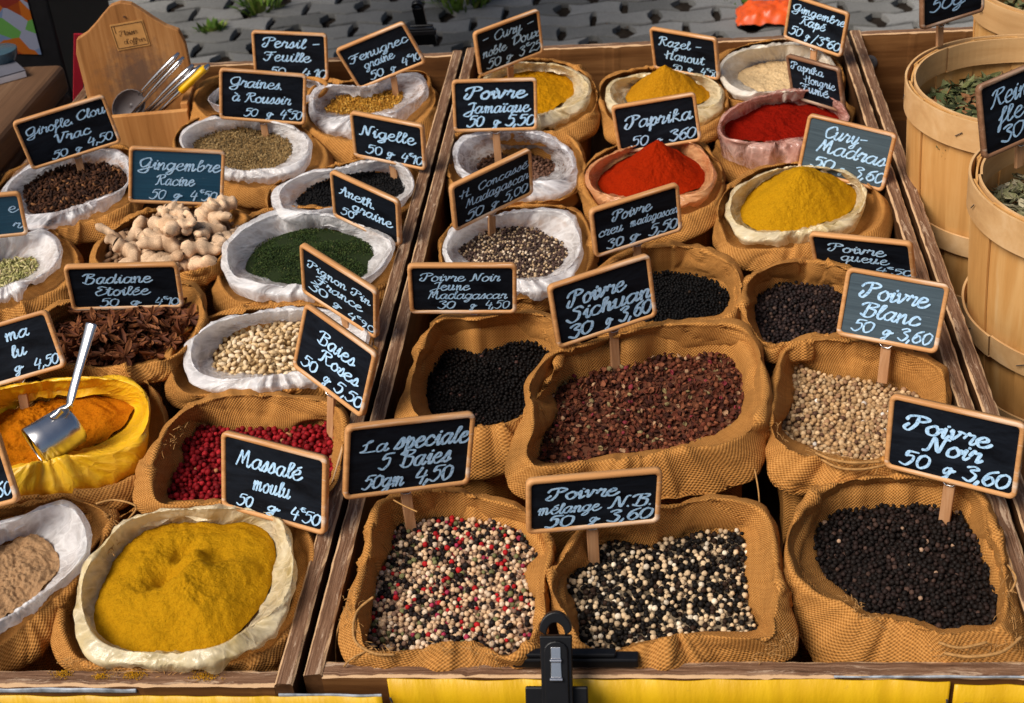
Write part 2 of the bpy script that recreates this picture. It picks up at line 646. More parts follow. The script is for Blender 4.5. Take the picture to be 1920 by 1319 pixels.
GREENS = [(0.10, 0.20, 0.025), (0.16, 0.28, 0.04), (0.07, 0.13, 0.02), (0.22, 0.27, 0.06)]
DRY = [(0.18, 0.10, 0.04), (0.10, 0.06, 0.03), (0.25, 0.15, 0.07), (0.05, 0.035, 0.02)]


# ------------------------------------------------------------------ crates
def crate(label, x0, x1, y0, y1, t=0.0155, h=0.165, slot=None, y0b=None, wear=0):
    root = thing('wooden_crate', label, 'crate', ((x0 + x1) / 2, y0, -h))
    ox, oy = (x0 + x1) / 2, y0

    def board(name, a, b, along, mat, top=0.0, bottom=-h):
        lo = (a[0] - ox, a[1] - oy, bottom + h)
        hi = (b[0] - ox, b[1] - oy, top + h)
        nseg = 110
        V, Q, UV = [], [], []
        e = 0.0018
        for i in range(nseg + 1):
            s = i / nseg
            for w, zz in ((0, 0), (0, 1), (0.12, 2), (0.88, 2), (1, 1), (1, 0)):
                if along == 0:
                    p = [lo[0] + (hi[0] - lo[0]) * s, lo[1] + (hi[1] - lo[1]) * w]
                else:
                    p = [lo[0] + (hi[0] - lo[0]) * w, lo[1] + (hi[1] - lo[1]) * s]
                z = lo[2] if zz == 0 else hi[2] - (e if zz == 1 else 0)
                j = (0.0009 * noise.noise(Vector((p[0] * 40, p[1] * 40, w * 9 + wear))) - 0.0022 * max(0, noise.noise(Vector((p[0] * 75, p[1] * 75, w * 23 + wear))) - 0.25)) if zz else 0
                V.append((p[0] + j, p[1] + j, z + (j if zz else 0)))
        for i in range(nseg):
            for k in range(5):
                a0, a1 = i * 6 + k, i * 6 + k + 1
                Q.append((a0, a1, a1 + 6, a0 + 6))
                L = (hi[along] - lo[along])
                u = {0: (0.2, 0.2), 1: (0.0, 0.12), 2: (0.12, 0.88), 3: (0.88, 1.0), 4: (0.8, 0.8)}[k]
                s0, s1 = i / nseg * L, (i + 1) / nseg * L
                UV += [(u[0], s0), (u[1], s0), (u[1], s1), (u[0], s1)]
        for ends in ((0, 1, 2, 3), (0, 3, 4, 5)):
            Q.append(tuple(ends[::-1]))
            UV += [(0.5, 0)] * 4
            Q.append(tuple(nseg * 6 + q for q in ends))
            UV += [(0.5, 0)] * 4
        me = mesh_np(name, np.array(V), np.array(Q), False, np.array(UV))
        o = link(name, me, root)
        me.materials.append(mat)
        me.materials.append(RAIL)
        mi = np.zeros(len(Q), np.int32)
        for i in range(nseg):
            mi[i * 5 + 1:i * 5 + 4] = 1
        me.polygons.foreach_set('material_index', mi)
        return o

    yb = y1
    board('side_board', (x0, y0, 0), (x0 + t, yb, 0), 1, CRATE_SIDE)
    board('side_board', (x1 - t, y0, 0), (x1, yb, 0), 1, CRATE_SIDE)
    board('end_board', (x0 + t + 0.0004, y0, 0), (x1 - t - 0.0004, y0 + t * 1.15, 0), 0, CRATE, top=-0.002)
    bk = board('end_board', (x0 + t + 0.0004, yb - t, 0), (x1 - t - 0.0004, yb, 0), 0, CRATE, top=-0.002)
    mb = MB()
    mb.box((x0 + t - ox, y0 + t - oy, 0.004), (x1 - t - ox, yb - t - oy, 0.012))
    mb.build('floor_board', CRATE_SIDE, root)
    if slot:
        # hand hole: a black plate on the end board stands for the shade inside it
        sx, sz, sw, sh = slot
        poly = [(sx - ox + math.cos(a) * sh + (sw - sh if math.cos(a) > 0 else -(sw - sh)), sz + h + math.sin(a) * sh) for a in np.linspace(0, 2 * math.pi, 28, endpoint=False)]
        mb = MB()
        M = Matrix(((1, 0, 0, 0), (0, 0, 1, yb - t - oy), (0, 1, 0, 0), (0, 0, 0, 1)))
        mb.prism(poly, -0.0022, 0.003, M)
        mb.build('hand_hole_shade', BLACK, root, bevel=0.0008)
    return root


W2, D2 = 0.6087, 1.3842
crate('dark plywood crate in the middle with a hand hole in its back board', 0.0, W2, 0.0, D2, slot=(at_y(1215, 140, D2)[0], float(at_y(1215, 138, D2)[2]), 0.055, 0.015), wear=1)
lf = at_z(532, 1283, 0.0)
lb = at_z(858, 88, 0.0)
LX1 = -0.0065
LX0 = LX1 - W2
LY0 = float(lf[1])
crate('dark plywood crate holding the sacks left of the double divider rail', LX0, LX1, LY0, LY0 + D2, wear=5)
RX0 = W2 + 0.0065
cr3 = crate('dark plywood crate with the wooden baskets along the right edge', RX0, RX0 + W2, -0.004, D2 + 0.004, wear=9)
bq = Vector(at_y(1630, 118, D2 - 0.012)) - cr3.location
mb = MB()
mb.tube([bq + Vector((0, 0.006, 0)), bq + Vector((0, -0.002, 0)), bq + Vector((0, -0.0035, 0))], [0.0125, 0.0125, 0.009], 20)
mb.build('bolt', mat_plain('dull_iron', (0.09, 0.09, 0.10), 0.5, 0.4, 0.2, 90), cr3, smooth=False)

# ------------------------------------------------------------------ table and cloth
root = thing('market_table', 'long market table carrying the spice crates behind the yellow cloth', 'table', (0.3, 0.7, GZ))
mb = MB()
mb.box((-1.5, -0.70, 0.765), (1.3, 0.72, 0.783))
mb.build('tabletop', CRATE_SIDE, root)
for sx, sy in ((-1.4, -0.65), (1.2, -0.65), (-1.4, 0.66), (1.2, 0.66)):
    mb = MB()
    mb.box((sx - 0.025, sy - 0.025, 0.0), (sx + 0.025, sy + 0.025, 0.765))
    mb.build('leg', CRATE_SIDE, root)


def table_cloth():
    t = NT('yellow_tarpaulin')
    o = t.coord()
    f = t.noise(t.scaled(o, (30, 1, 3)), 1.0, 4, 0.6)
    d = t.noise(o, 90, 4, 0.7)
    c = t.ramp(f, [(0.3, (0.50, 0.27, 0.002)), (0.7, (0.68, 0.41, 0.006))])
    c = t.mix(t.ramp(d, [(0.66, (0, 0, 0)), (0.8, (0.6, 0.6, 0.6))]), c, (0.30, 0.18, 0.02))
    t.base(c)
    t.rough(0.42, 0.4)
    t.bump(t.noise(t.scaled(o, (60, 1, 14)), 1.0, 4, 0.6), 0.5, 0.003)
    root = thing('table_cloth', 'yellow tarpaulin cloth hanging from the front of the stall', 'cloth', (0, 0, 0))

    def sheet(name, x0, x1, zt, zb, dy, amp, mat, nx=260, nz=18, seed=0):
        V, Q = [], []
        for j in range(nz + 1):
            s = j / nz
            for i in range(nx + 1):
                x = x0 + (x1 - x0) * i / nx
                z = zt + (zb - zt) * s + 0.0015 * noise.noise(Vector((x * 30, seed, 0))) * (1 - s)
                a = amp * (0.35 + s) * (0.2 if zt - zb < 0.02 else 1.0) * (noise.noise(Vector((x * 11, s * 0.6, seed + 3))) + 0.5 * math.sin(x * 75 + 2 * math.sin(x * 9)))
                V.append((x, dy - abs(a) - 0.028 * s * (zt - zb), z))
        for j in range(nz):
            for i in range(nx):
                k = j * (nx + 1) + i
                Q.append((k, k + nx + 1, k + nx + 2, k + 1))
        o = link(name, mesh_np(name, np.array(V), np.array(Q)), root, mat)
        sol = o.modifiers.new('thickness', 'SOLIDIFY')
        sol.thickness = 0.0012
        return o
    xs = float(at_z(738, 1290, -0.03)[0])
    xr = float(at_z(1766, 1280, -0.03)[0])
    sheet('cloth_panel', xs, xr, -0.0035, -0.55, -0.002, 0.006, t.m, seed=1)
    sheet('cloth_panel', -1.25, xs - 0.004, -0.0125, -0.55, LY0 - 0.002, 0.006, t.m, seed=5)
    sheet('cloth_panel', xr + 0.003, 1.45, -0.0055, -0.55, -0.005, 0.006, t.m, seed=8)
    # pale webbing strips along the top hem
    wt = mat_plain('grey_webbing', (0.30, 0.33, 0.37), 0.5, 0.3, 0.7, 60)
    sheet('hem_strip', xr - 0.09, xr + 0.26, -0.0004, -0.0020, -0.0010, 0.0006, wt, 120, 3, 6)
    sheet('hem_strip', xs - 0.36, xs - 0.21, -0.0050, -0.0095, LY0 - 0.0012, 0.0007, wt, 120, 3, 7)
    sheet('hem_strip', xs - 0.09, xs - 0.004, -0.0105, -0.0135, LY0 - 0.0016, 0.0007, wt, 120, 3, 4)
    # dark stitching along seams
    st = mat_plain('dark_thread', (0.05, 0.05, 0.06), 0.7, 0.2, 0.3, 100)
    mb = MB()
    for x0, x1, z, y in ((-1.2, xs - 0.01, -0.024, LY0 - 0.009), (xr + 0.01, 1.4, -0.018, -0.0115)):
        x = x0
        while x < x1:
            l = random.uniform(0.004, 0.007)
            mb.tube([(x, y - 0.0015, z + random.uniform(-0.0006, 0.0006)), (x + l, y - 0.0015, z)], 0.0007, 5)
            x += l + random.uniform(0.002, 0.004)
    for xv, y in ((xs + 0.003, -0.005), (xr - 0.003, -0.005)):
        z = -0.015
        while z > -0.12:
            mb.tube([(xv + random.uniform(-0.001, 0.001), y - 0.006 + z * 0.03, z), (xv + 0.0006, y - 0.006 + z * 0.03, z - 0.005)], 0.0009, 5)
            z -= 0.0072
    mb.build('stitching', st, root)


table_cloth()


# ------------------------------------------------------------------ sacks
NTH = 160
TH = np.linspace(0, 2 * np.pi, NTH, endpoint=False)


def centroid(poly):
    P = np.array(poly, float)
    x, y = P[:, 0], P[:, 1]
    x1, y1 = np.roll(x, -1), np.roll(y, -1)
    k = x * y1 - x1 * y
    A = k.sum() / 2
    return np.array([((x + x1) * k).sum() / (6 * A), ((y + y1) * k).sum() / (6 * A)])


def radial(poly, c, smooth=0.9):
    """outline in the picture plane -> radius per angle, smoothed"""
    P = catmull(np.array(poly, float), 12, True)
    d = P - c
    a = np.arctan2(d[:, 1], d[:, 0]) % (2 * np.pi)
    r = np.hypot(d[:, 0], d[:, 1])
    o = np.argsort(a)
    a, r = a[o], r[o]
    rr = np.interp(TH, np.concatenate([a - 2 * np.pi, a, a + 2 * np.pi]), np.concatenate([r, r, r]))
    return csmooth(rr, smooth)


def csmooth(v, s):
    k = np.arange(-12, 13)
    w = np.exp(-0.5 * (k / s) ** 2)
    w /= w.sum()
    return sum(np.roll(v, i, axis=0) * wi for i, wi in zip(k, w))


def ring(c, r):
    return np.stack([c[0] + r * np.cos(TH), c[1] + r * np.sin(TH)], -1)


def loop_noise(seed, freq, amp):
    return np.array([amp * noise.noise(Vector((math.cos(a) * freq, math.sin(a) * freq, seed))) for a in TH])


def outer_ring(Rg, Bpx, zr, want, lo, hi):
    """pick how far each outer point lies below the ridge so that the wall falls roughly plumb"""
    cxy = Rg[:, :2].mean(0)
    out = Rg[:, :2] - cxy
    out /= np.linalg.norm(out, axis=1)[:, None]
    best = np.full(NTH, 1e9)
    bd = np.zeros(NTH)
    for drop in np.linspace(lo, hi, 25):
        P = at_z(Bpx[:, 0], Bpx[:, 1], zr - drop)
        disp = ((P[:, :2] - Rg[:, :2]) * out).sum(1)
        cost = (disp - want) ** 2 + (0.35 * (drop - lo)) ** 2
        k = cost < best
        best[k] = cost[k]
        bd[k] = drop
    bd = csmooth(bd, 5)
    return at_z(Bpx[:, 0], Bpx[:, 1], zr - bd), bd


def loft(name, rings, counts, mat, parent, disp, seed, thick=0.0):
    """rings: list of (NTH,3) control rings; Catmull-Rom down the profile"""
    R = np.array(rings)
    k = len(R)
    prof = []
    for i in range(k - 1):
        p0, p1, p2, p3 = R[max(i - 1, 0)], R[i], R[i + 1], R[min(i + 2, k - 1)]
        for j in range(counts[i]):
            t = j / counts[i]
            prof.append(0.5 * (2 * p1 + (p2 - p0) * t + (2 * p0 - 5 * p1 + 4 * p2 - p3) * t * t + (3 * p1 - p0 - 3 * p2 + p3) * t ** 3))
    prof.append(R[-1])
    P = np.array(prof)                       # (m, NTH, 3)
    mrows = len(P)
    # normals from differences
    du = np.roll(P, -1, 1) - np.roll(P, 1, 1)
    dv = np.gradient(P, axis=0)
    nrm = np.cross(du, dv)
    nrm /= np.linalg.norm(nrm, axis=2)[..., None] + 1e-9
    off = np.zeros((mrows, NTH))
    for i in range(mrows):
        for j in range(NTH):
            off[i, j] = disp(P[i, j], i / mrows, j, seed)
    P = P + nrm * off[..., None]
    seg = csmooth(np.linalg.norm(np.diff(P, axis=0), axis=2).T, 4).T
    arc_v = np.concatenate([np.zeros((1, NTH)), np.cumsum(seg, 0)])
    mid = P[mrows // 3]
    arc_u = np.concatenate([[0], np.cumsum(np.linalg.norm(np.roll(mid, -1, 0) - mid, axis=1))])
    Q, UV = [], []
    for i in range(mrows - 1):
        for j in range(NTH):
            j2 = (j + 1) % NTH
            Q.append((i * NTH + j, (i + 1) * NTH + j, (i + 1) * NTH + j2, i * NTH + j2))
            UV += [(arc_u[j], arc_v[i, j]), (arc_u[j], arc_v[i + 1, j]), (arc_u[j + 1], arc_v[i + 1, j2]), (arc_u[j + 1], arc_v[i, j2])]
    me = mesh_np(name, P.reshape(-1, 3), np.array(Q), True, np.array(UV))
    o = link(name, me, parent, mat)
    if thick:
        s = o.modifiers.new('thickness', 'SOLIDIFY')
        s.thickness = thick
        s.offset = -1
    return o


def d_burlap(p, s, j, seed):
    v = Vector((p[0] * 16, p[1] * 16, p[2] * 16 + seed * 7.3))
    w = Vector((p[0] * 45, p[1] * 45, p[2] * 30 + seed * 3.1))
    a = TH[j]
    pl = noise.noise(Vector((math.cos(a) * 4.5, math.sin(a) * 4.5, seed * 2.3 + s * 1.2)))
    cr = noise.noise(Vector((p[0] * 22 + p[2] * 9, p[1] * 22, p[2] * 34 + seed)))
    fold = 0.0
    for q in range(5):
        ca = (seed * 2.399 + q * 1.31 + 0.5 * math.sin(seed * 5 + q * 2)) % (2 * math.pi)
        tw = ca + 0.35 * (s - 0.4) * (1 if q % 2 else -1)
        da = (a - tw + math.pi) % (2 * math.pi) - math.pi
        if q % 2:
            da = -da
        if da > -0.02:
            fold += (0.0052 + 0.002 * math.sin(q * 3 + seed)) * math.exp(-max(0, da) / 0.16) * min(1, (da + 0.02) / 0.03) * max(0, 1 - abs(s - 0.45) / 0.5)
    return fold + 0.0044 * noise.noise(v) + 0.0008 * noise.noise(w) + 0.0050 * (0.35 - abs(pl)) * min(1, s * 2.2) - 0.0022 * max(0, 0.10 - abs(cr)) / 0.10


def d_liner(p, s, j, seed):
    a = TH[j]
    v = Vector((p[0] * 28, p[1] * 28, p[2] * 28 + seed * 5.1))
    r = Vector((math.cos(a + s * 0.35) * 5.5, math.sin(a + s * 0.35) * 5.5, seed + s * 2.5))
    q = Vector((math.cos(a - s * 0.5) * 15, math.sin(a - s * 0.5) * 15, seed * 2 + s * 5))
    c1 = abs(noise.noise(r)) - 0.2
    c2 = abs(noise.noise(q)) - 0.2
    return 0.0034 * noise.noise(v) - 0.0040 * c1 - 0.0016 * c2


SACKS = {}


def sack(key, label, C, B, L=None, liner='clear', zc=-0.012, zb=0.012, zl=None, peak=None, h=0.0, fr=(0.88, 0.14), cuff=0.010, hang=0.010, seed=None, group='burlap spice sacks', name='burlap_sack', floor=-0.152):
    seed = (len(SACKS) * 1.7 + 0.37) if seed is None else seed
    c = centroid(C)
    rC = radial(C, c)
    ny = np.sin(TH)                      # +1 faces the camera
    tt = np.clip((0.78 - ny) / 0.95, 0, 1)
    frac = fr[1] + (fr[0] - fr[1]) * tt * tt * (3 - 2 * tt)
    base = at_z(c[0], c[1], floor)
    root = thing(name, label, 'sack', (float(base[0]), float(base[1]), floor), 0, group)
    off = np.array([float(base[0]), float(base[1]), floor])
    rB = radial(B, c)
    rI = rC
    if L is not None:
        rL = np.maximum(radial(L, c), rC + 4)
        zl = zb + 0.006 if zl is None else zl
        zr = zl + loop_noise(seed, 1.6, 0.007) + loop_noise(seed + 7, 4.0, 0.004)
        rRl = rC + (rL - rC) * frac
        Pin = ring(c, rC * 0.985)
        P0 = at_z(Pin[:, 0], Pin[:, 1], zc - 0.004)
        pr = ring(c, rRl)
        P2 = at_z(pr[:, 0], pr[:, 1], zr)
        P1 = P0 * 0.42 + P2 * 0.58
        P1[:, 2] -= 0.002
        P2a = P0 * 0.07 + P2 * 0.93
        P2a[:, 2] += 0.0005
        P3, bd = outer_ring(P2, ring(c, rL), zr, 0.012, 0.006, 0.05)
        cx = P3.mean(0)
        P4 = P3.copy()
        P4[:, :2] = P3[:, :2] + (cx[:2] - P3[:, :2]) * 0.05
        P4[:, 2] -= hang + loop_noise(seed + 2, 3.0, 0.009) + loop_noise(seed + 3, 8.0, 0.003)
        loft('plastic_liner', [P0 - off, P1 - off, P2a - off, P2 - off, P3 - off, P4 - off], [6, 8, 3, 9, 5], LINERS[liner], root, d_liner, seed)
        rI = rL - 0.22 * (rL - rC)
        rB = np.maximum(rB, rL + 3)
    else:
        rB = np.maximum(rB, rC + 6)
    zr = zb + loop_noise(seed + 9, 1.5, 0.009) + (loop_noise(seed + 5, 3.2, 0.007) if L is None else 0)
    if L is not None:
        rI2 = rL * 0.995
        rB = np.maximum(rB, rL + 7)
        rR = rI2 + (rB - rI2) * (frac * 0.55 + 0.35)
        z_in = np.full(NTH, zb - 0.030)
    else:
        rI2 = rC
        rR = rC + (rB - rC) * frac
        z_in = np.full(NTH, zc - 0.006)
    pin = ring(c, rI2)
    Q0 = at_z(pin[:, 0], pin[:, 1], z_in)
    Q0b = Q0.copy()
    Q0b[:, 2] -= 0.03
    pr = ring(c, rR)
    Q2 = at_z(pr[:, 0], pr[:, 1], zr)
    Q1 = Q0 * 0.45 + Q2 * 0.55
    Q1[:, 2] -= 0.002
    Q2a = Q0 * 0.09 + Q2 * 0.91
    Q2a[:, 2] += 0.0008
    Q3, bd = outer_ring(Q2, ring(c, rB), zr, 0.011, 0.012, 0.06)
    cx = Q3.mean(0)
    inward = cx[:2] - Q3[:, :2]
    Q4 = Q3.copy()
    Q4[:, 2] -= cuff + loop_noise(seed + 4, 1.2, 0.006)
    Q4[:, :2] += inward * 0.015
    Q5 = Q4.copy()
    Q5[:, 2] += 0.003
    Q5[:, :2] += inward * 0.11
    Q6 = Q5.copy()
    Q6[:, 2] = np.minimum(Q5[:, 2] - 0.02, (Q5[:, 2] + floor) * 0.5)
    Q6[:, :2] += inward * 0.06
    Q7 = Q6.copy()
    Q7[:, 2] = floor
    Q7[:, :2] += inward * 0.10
    loft('burlap_bag', [q - off for q in (Q0b, Q0, Q1, Q2a, Q2, Q3, Q4, Q5, Q6, Q7)], [2, 5, 7, 3, 9, 6, 2, 4, 4], BURLAP, root, d_burlap, seed)
    # the surface of the contents
    pk = np.array(at_z(*(peak if peak else c), zc + h))
    edge = at_z(*(ring(c, rC * 1.03).T), zc)
    SACKS[key] = dict(pk=pk, edge=edge, zc=zc, h=h, c=c, root=root, rC=rC, seed=seed)
    return root


def surf(s, r, j, power=1.3, dents=(), nz=0.004):
    """point of the contents at radius share r towards rim sample j (fractional allowed)"""
    e = s['edge']
    j0 = np.floor(j).astype(int) % NTH
    j1 = (j0 + 1) % NTH
    f = (j - np.floor(j))[..., None]
    E = e[j0] * (1 - f) + e[j1] * f
    P = s['pk'] + (E - s['pk']) * r[..., None]
    P[..., 2] = s['zc'] + s['h'] * np.clip(1 - r, 0, 1) ** power
    for (px, py, rad, hh) in dents:
        q = at_z(px, py, s['zc'] + s['h'] * 0.5)
        d2 = ((P[..., :2] - q[:2]) ** 2).sum(-1)
        P[..., 2] += hh * np.exp(-d2 / (2 * rad * rad))
    return P


def powder(key, name, label, mat, cat='spice', power=1.25, dents=(), lump=0.0018, nr=54):
    s = SACKS[key]
    V = [s['pk'].copy()]
    V[0][2] = surf(s, np.array([0.0]), np.array([0.0]), power, dents)[0, 2]
    for i in range(1, nr + 1):
        r = np.full(NTH, i / nr)
        V += list(surf(s, r, np.arange(NTH).astype(float), power, dents))
    V = np.array(V)
    for i in range(len(V)):
        p = V[i]
        V[i, 2] += lump * (2.0 * noise.noise(Vector((p[0] * 38, p[1] * 38, s['seed']))) + 1.3 * noise.noise(Vector((p[0] * 110, p[1] * 110, s['seed']))) + 0.8 * noise.noise(Vector((p[0] * 300, p[1] * 300, 2))))
    T = [(0, 1 + j, 1 + (j + 1) % NTH, 1 + (j + 1) % NTH) for j in range(NTH)]
    me = bpy.data.meshes.new(name)
    F = [(0, 1 + j, 1 + (j + 1) % NTH) for j in range(NTH)]
    for i in range(nr - 1):
        a, b = 1 + i * NTH, 1 + (i + 1) * NTH
        F += [(a + j, b + j, b + (j + 1) % NTH, a + (j + 1) % NTH) for j in range(NTH)]
    off = s['root'].location
    me.from_pydata([tuple(v) for v in (V - np.array(off))], [], F)
    me.update()
    for p in me.polygons:
        p.use_smooth = True
    o = link(name, me, None, mat)
    o.location = off
    return tag(o, label, cat, None, 'stuff')


def ico(sub=1):
    import bmesh
    bm = bmesh.new()
    bmesh.ops.create_icosphere(bm, subdivisions=sub, radius=1.0)
    V = np.array([v.co[:] for v in bm.verts])
    Fa = np.array([[v.index for v in f.verts] for f in bm.faces])
    bm.free()
    return V, Fa


ICO0, ICO1, ICO2 = ico(1), ico(2), ico(3)


def scatter_mesh(pos, shapes, rots, scales, cols):
    """one mesh of many small solids; shapes: list of (V,F); rots (n,3,3); scales (n,3)"""
    Vs, Fs, Cs = [], [], []
    base = 0
    pick = rng.integers(0, len(shapes), len(pos))
    for k, (V, Fa) in enumerate(shapes):
        I = np.where(pick == k)[0]
        if not len(I):
            continue
        A = V[None] * scales[I][:, None, :]
        A = np.einsum('nij,nvj->nvi', rots[I], A) + pos[I][:, None, :]
        Vs.append(A.reshape(-1, 3))
        Fs.append((Fa[None] + (np.arange(len(I)) * len(V))[:, None, None]).reshape(-1, Fa.shape[1]) + base)
        base += len(I) * len(V)
        Cs.append(np.repeat(cols[I], len(V), 0))
    return np.concatenate(Vs), np.concatenate(Fs), np.concatenate(Cs)


def rand_rots(n, flat=0.0):
    a = rng.normal(size=(n, 4))
    if flat:
        a[:, 1:3] *= (1 - flat)
    a /= np.linalg.norm(a, axis=1)[:, None]
    w, x, y, z = a.T
    return np.stack([np.stack([1 - 2 * (y * y + z * z), 2 * (x * y - z * w), 2 * (x * z + y * w)], -1),
                     np.stack([2 * (x * y + z * w), 1 - 2 * (x * x + z * z), 2 * (y * z - x * w)], -1),
                     np.stack([2 * (x * z - y * w), 2 * (y * z + x * w), 1 - 2 * (x * x + y * y)], -1)], -2)


def crumple(V, amt, seed, f=1.5):
    W = V.copy()
    for i in range(len(W)):
        W[i] *= 1 + amt * noise.noise(Vector(tuple(W[i] * f)) + Vector((seed, 0, 0)))
    return W


def poisson(n_try, s, rmin, power, dents, lump=0.0):
    """well spread points over the contents: dart throwing on a grid"""
    r = np.sqrt(rng.random(n_try)) * 1.0
    j = rng.random(n_try) * NTH
    P = surf(s, r, j, power, dents)
    for i in range(len(P)) if lump else ():
        P[i, 2] += lump * noise.noise(Vector((P[i, 0] * 30, P[i, 1] * 30, s['seed'])))
    cell = {}
    keep = []
    for i in range(n_try):
        k = (int(P[i, 0] / rmin), int(P[i, 1] / rmin))
        ok = True
        for a in (-1, 0, 1):
            for b in (-1, 0, 1):
                for q in cell.get((k[0] + a, k[1] + b), ()):
                    if (P[q, 0] - P[i, 0]) ** 2 + (P[q, 1] - P[i, 1]) ** 2 < rmin * rmin:
                        ok = False
                        break
                if not ok:
                    break
            if not ok:
                break
        if ok:
            cell.setdefault(k, []).append(i)
            keep.append(i)
    return P[keep]


def grains(key, name, label, palette, size=0.0048, cat='peppercorns', scl=(1, 1, 1), jit=0.26, power=1.2, dents=(), layers=2, tries=5, shapes=None, mat=None, dens=0.86, lump=0.004, tilt=0.0, over=1.0):
    s = SACKS[key]
    e = s['edge']
    area = 0.5 * abs((e[:, 0] * np.roll(e[:, 1], -1) - np.roll(e[:, 0], -1) * e[:, 1]).sum())
    PP = []
    for l in range(layers):
        n = int(area / (size * size * 0.7) * tries)
        P = poisson(n, s, size * dens, power, dents, lump)
        P[:, 2] -= l * size * 0.72
        P[:, 2] += rng.uniform(-0.25, 0.25, len(P)) * size
        PP.append(P)
    P = np.concatenate(PP)
    n = len(P)
    off = np.array(s['root'].location)
    pal = np.array([c for c, w in palette])
    wt = np.array([w for c, w in palette], float)
    cols = pal[rng.choice(len(pal), n, p=wt / wt.sum())] * rng.uniform(0.72, 1.2, (n, 1))
    sc = np.array(scl)[None] * (size / 2) * rng.uniform(1 - jit, 1 + jit, (n, 1)) * rng.uniform(0.94, 1.06, (n, 3)) * over
    shapes = shapes or [(crumple(ICO1[0], 0.16, q * 3.1, 1.4), ICO1[1]) for q in range(4)]
    V, Fa, Cc = scatter_mesh(P - off, shapes, rand_rots(n, tilt), sc, cols)
    # the closed bed of the same grains further down
    bed = [surf(s, np.full(NTH, max(i, 0.2) / 12), np.arange(NTH).astype(float), power, dents) for i in range(13)]
    B = np.concatenate(bed) - off
    B[:, 2] -= size * 0.75
    bf = []
    for i in range(12):
        for j in range(0, NTH):
            j2 = (j + 1) % NTH
            a_, b_, c_, d_ = i * NTH + j, i * NTH + j2, (i + 1) * NTH + j2, (i + 1) * NTH + j
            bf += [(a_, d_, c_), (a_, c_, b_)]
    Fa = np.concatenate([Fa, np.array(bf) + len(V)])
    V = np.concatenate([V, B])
    dark = (pal * wt[:, None]).sum(0) / wt.sum() * (0.8 if size > 0.003 else 0.45)  # shade between the grains put into the bed colour
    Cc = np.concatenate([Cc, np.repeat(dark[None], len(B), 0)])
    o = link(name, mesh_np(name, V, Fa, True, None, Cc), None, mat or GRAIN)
    o.location = off
    tag(o, label, cat, None, 'stuff')
    # what lies deeper: a closed dark bed of the same grains just under them
    return o


# ---- left crate, back to front
sack('persil', 'burlap sack almost hidden behind the Graines sign at the back', [(395, 190), (440, 160), (540, 152), (588, 158), (570, 180), (480, 205)],
     [(355, 195), (375, 165), (420, 140), (530, 144), (604, 152), (612, 170), (565, 205), (480, 232), (372, 236)],
     [(388, 190), (440, 152), (500, 146), (580, 150), (600, 156), (600, 172), (560, 192), (480, 212)], 'clear', zc=-0.03, zb=0.0)
sack('fenugrec', 'lined burlap sack of golden fenugreek seeds beside the divider rail', [(612, 208), (632, 184), (690, 172), (745, 170), (752, 182), (728, 205), (660, 212)],
     [(570, 235), (578, 185), (620, 158), (700, 148), (770, 138), (815, 168), (826, 208), (805, 262), (720, 310), (640, 310), (585, 270)],
     [(577, 205), (588, 172), (620, 158), (690, 162), (740, 142), (790, 138), (803, 160), (795, 180), (765, 200), (735, 222), (690, 238), (625, 246), (590, 228)], 'clear', zc=-0.016, zb=-0.012, zl=0.008, hang=0.016)
sack('graines', 'lined burlap sack of small greenish grey seeds behind the ginger', [(365, 275), (385, 255), (430, 243), (490, 245), (535, 262), (545, 285), (520, 310), (460, 320), (400, 305)],
     [(325, 285), (340, 240), (420, 214), (530, 225), (600, 268), (625, 305), (602, 342), (530, 380), (440, 375), (360, 338)],
     [(335, 265), (350, 240), (390, 222), (450, 220), (530, 230), (578, 255), (583, 290), (560, 318), (500, 332), (430, 330), (365, 302)], 'white', zc=-0.012, zb=-0.006, zl=0.012)
sack('girofle', 'lined burlap sack of dark cloves at the left crate rail', [(48, 355), (90, 325), (140, 312), (200, 312), (236, 325), (225, 350), (160, 380), (90, 400), (55, 395)],
     [(-15, 385), (20, 325), (130, 285), (240, 278), (262, 330), (262, 390), (220, 438), (150, 448), (60, 438), (0, 425)],
     [(0, 368), (20, 335), (80, 300), (150, 280), (215, 280), (240, 295), (243, 325), (235, 352), (190, 382), (110, 420), (55, 428), (15, 402)], 'clear', zc=-0.012, zb=-0.006, zl=0.014)
sack('nigelle', 'lined burlap sack of black nigella seeds beside the divider rail', [(556, 385), (575, 358), (620, 335), (680, 322), (740, 328), (757, 352), (742, 368), (680, 384), (600, 390)],
     [(500, 395), (515, 345), (640, 308), (760, 298), (792, 340), (788, 378), (750, 412), (650, 408), (540, 428)],
     [(508, 378), (518, 352), (570, 325), (640, 315), (700, 300), (750, 303), (778, 340), (772, 366), (740, 388), (680, 396), (600, 400), (530, 412)], 'white', zc=-0.014, zb=-0.006, zl=0.012)
sack('ginger', 'burlap sack heaped with dried ginger roots', [(195, 478), (230, 440), (280, 412), (350, 400), (412, 408), (436, 432), (412, 474), (372, 505), (300, 512), (220, 500)],
     [(168, 490), (195, 445), (260, 402), (350, 388), (425, 392), (468, 408), (446, 436), (424, 470), (412, 508), (340, 532), (240, 534), (180, 520)], zc=-0.01, zb=0.006, peak=(335, 440), h=0.035)
sack('fennel', 'lined burlap sack of pale green seeds cut by the left edge', [(-50, 525), (0, 492), (50, 485), (70, 492), (62, 510), (20, 530), (-50, 555)],
     [(-90, 540), (-30, 440), (110, 445), (148, 472), (155, 505), (138, 550), (70, 598), (0, 615), (-80, 630)],
     [(-90, 510), (-20, 452), (50, 434), (95, 436), (115, 465), (113, 488), (80, 520), (20, 552), (-60, 585)], 'white', zc=-0.01, zb=-0.004, zl=0.016)
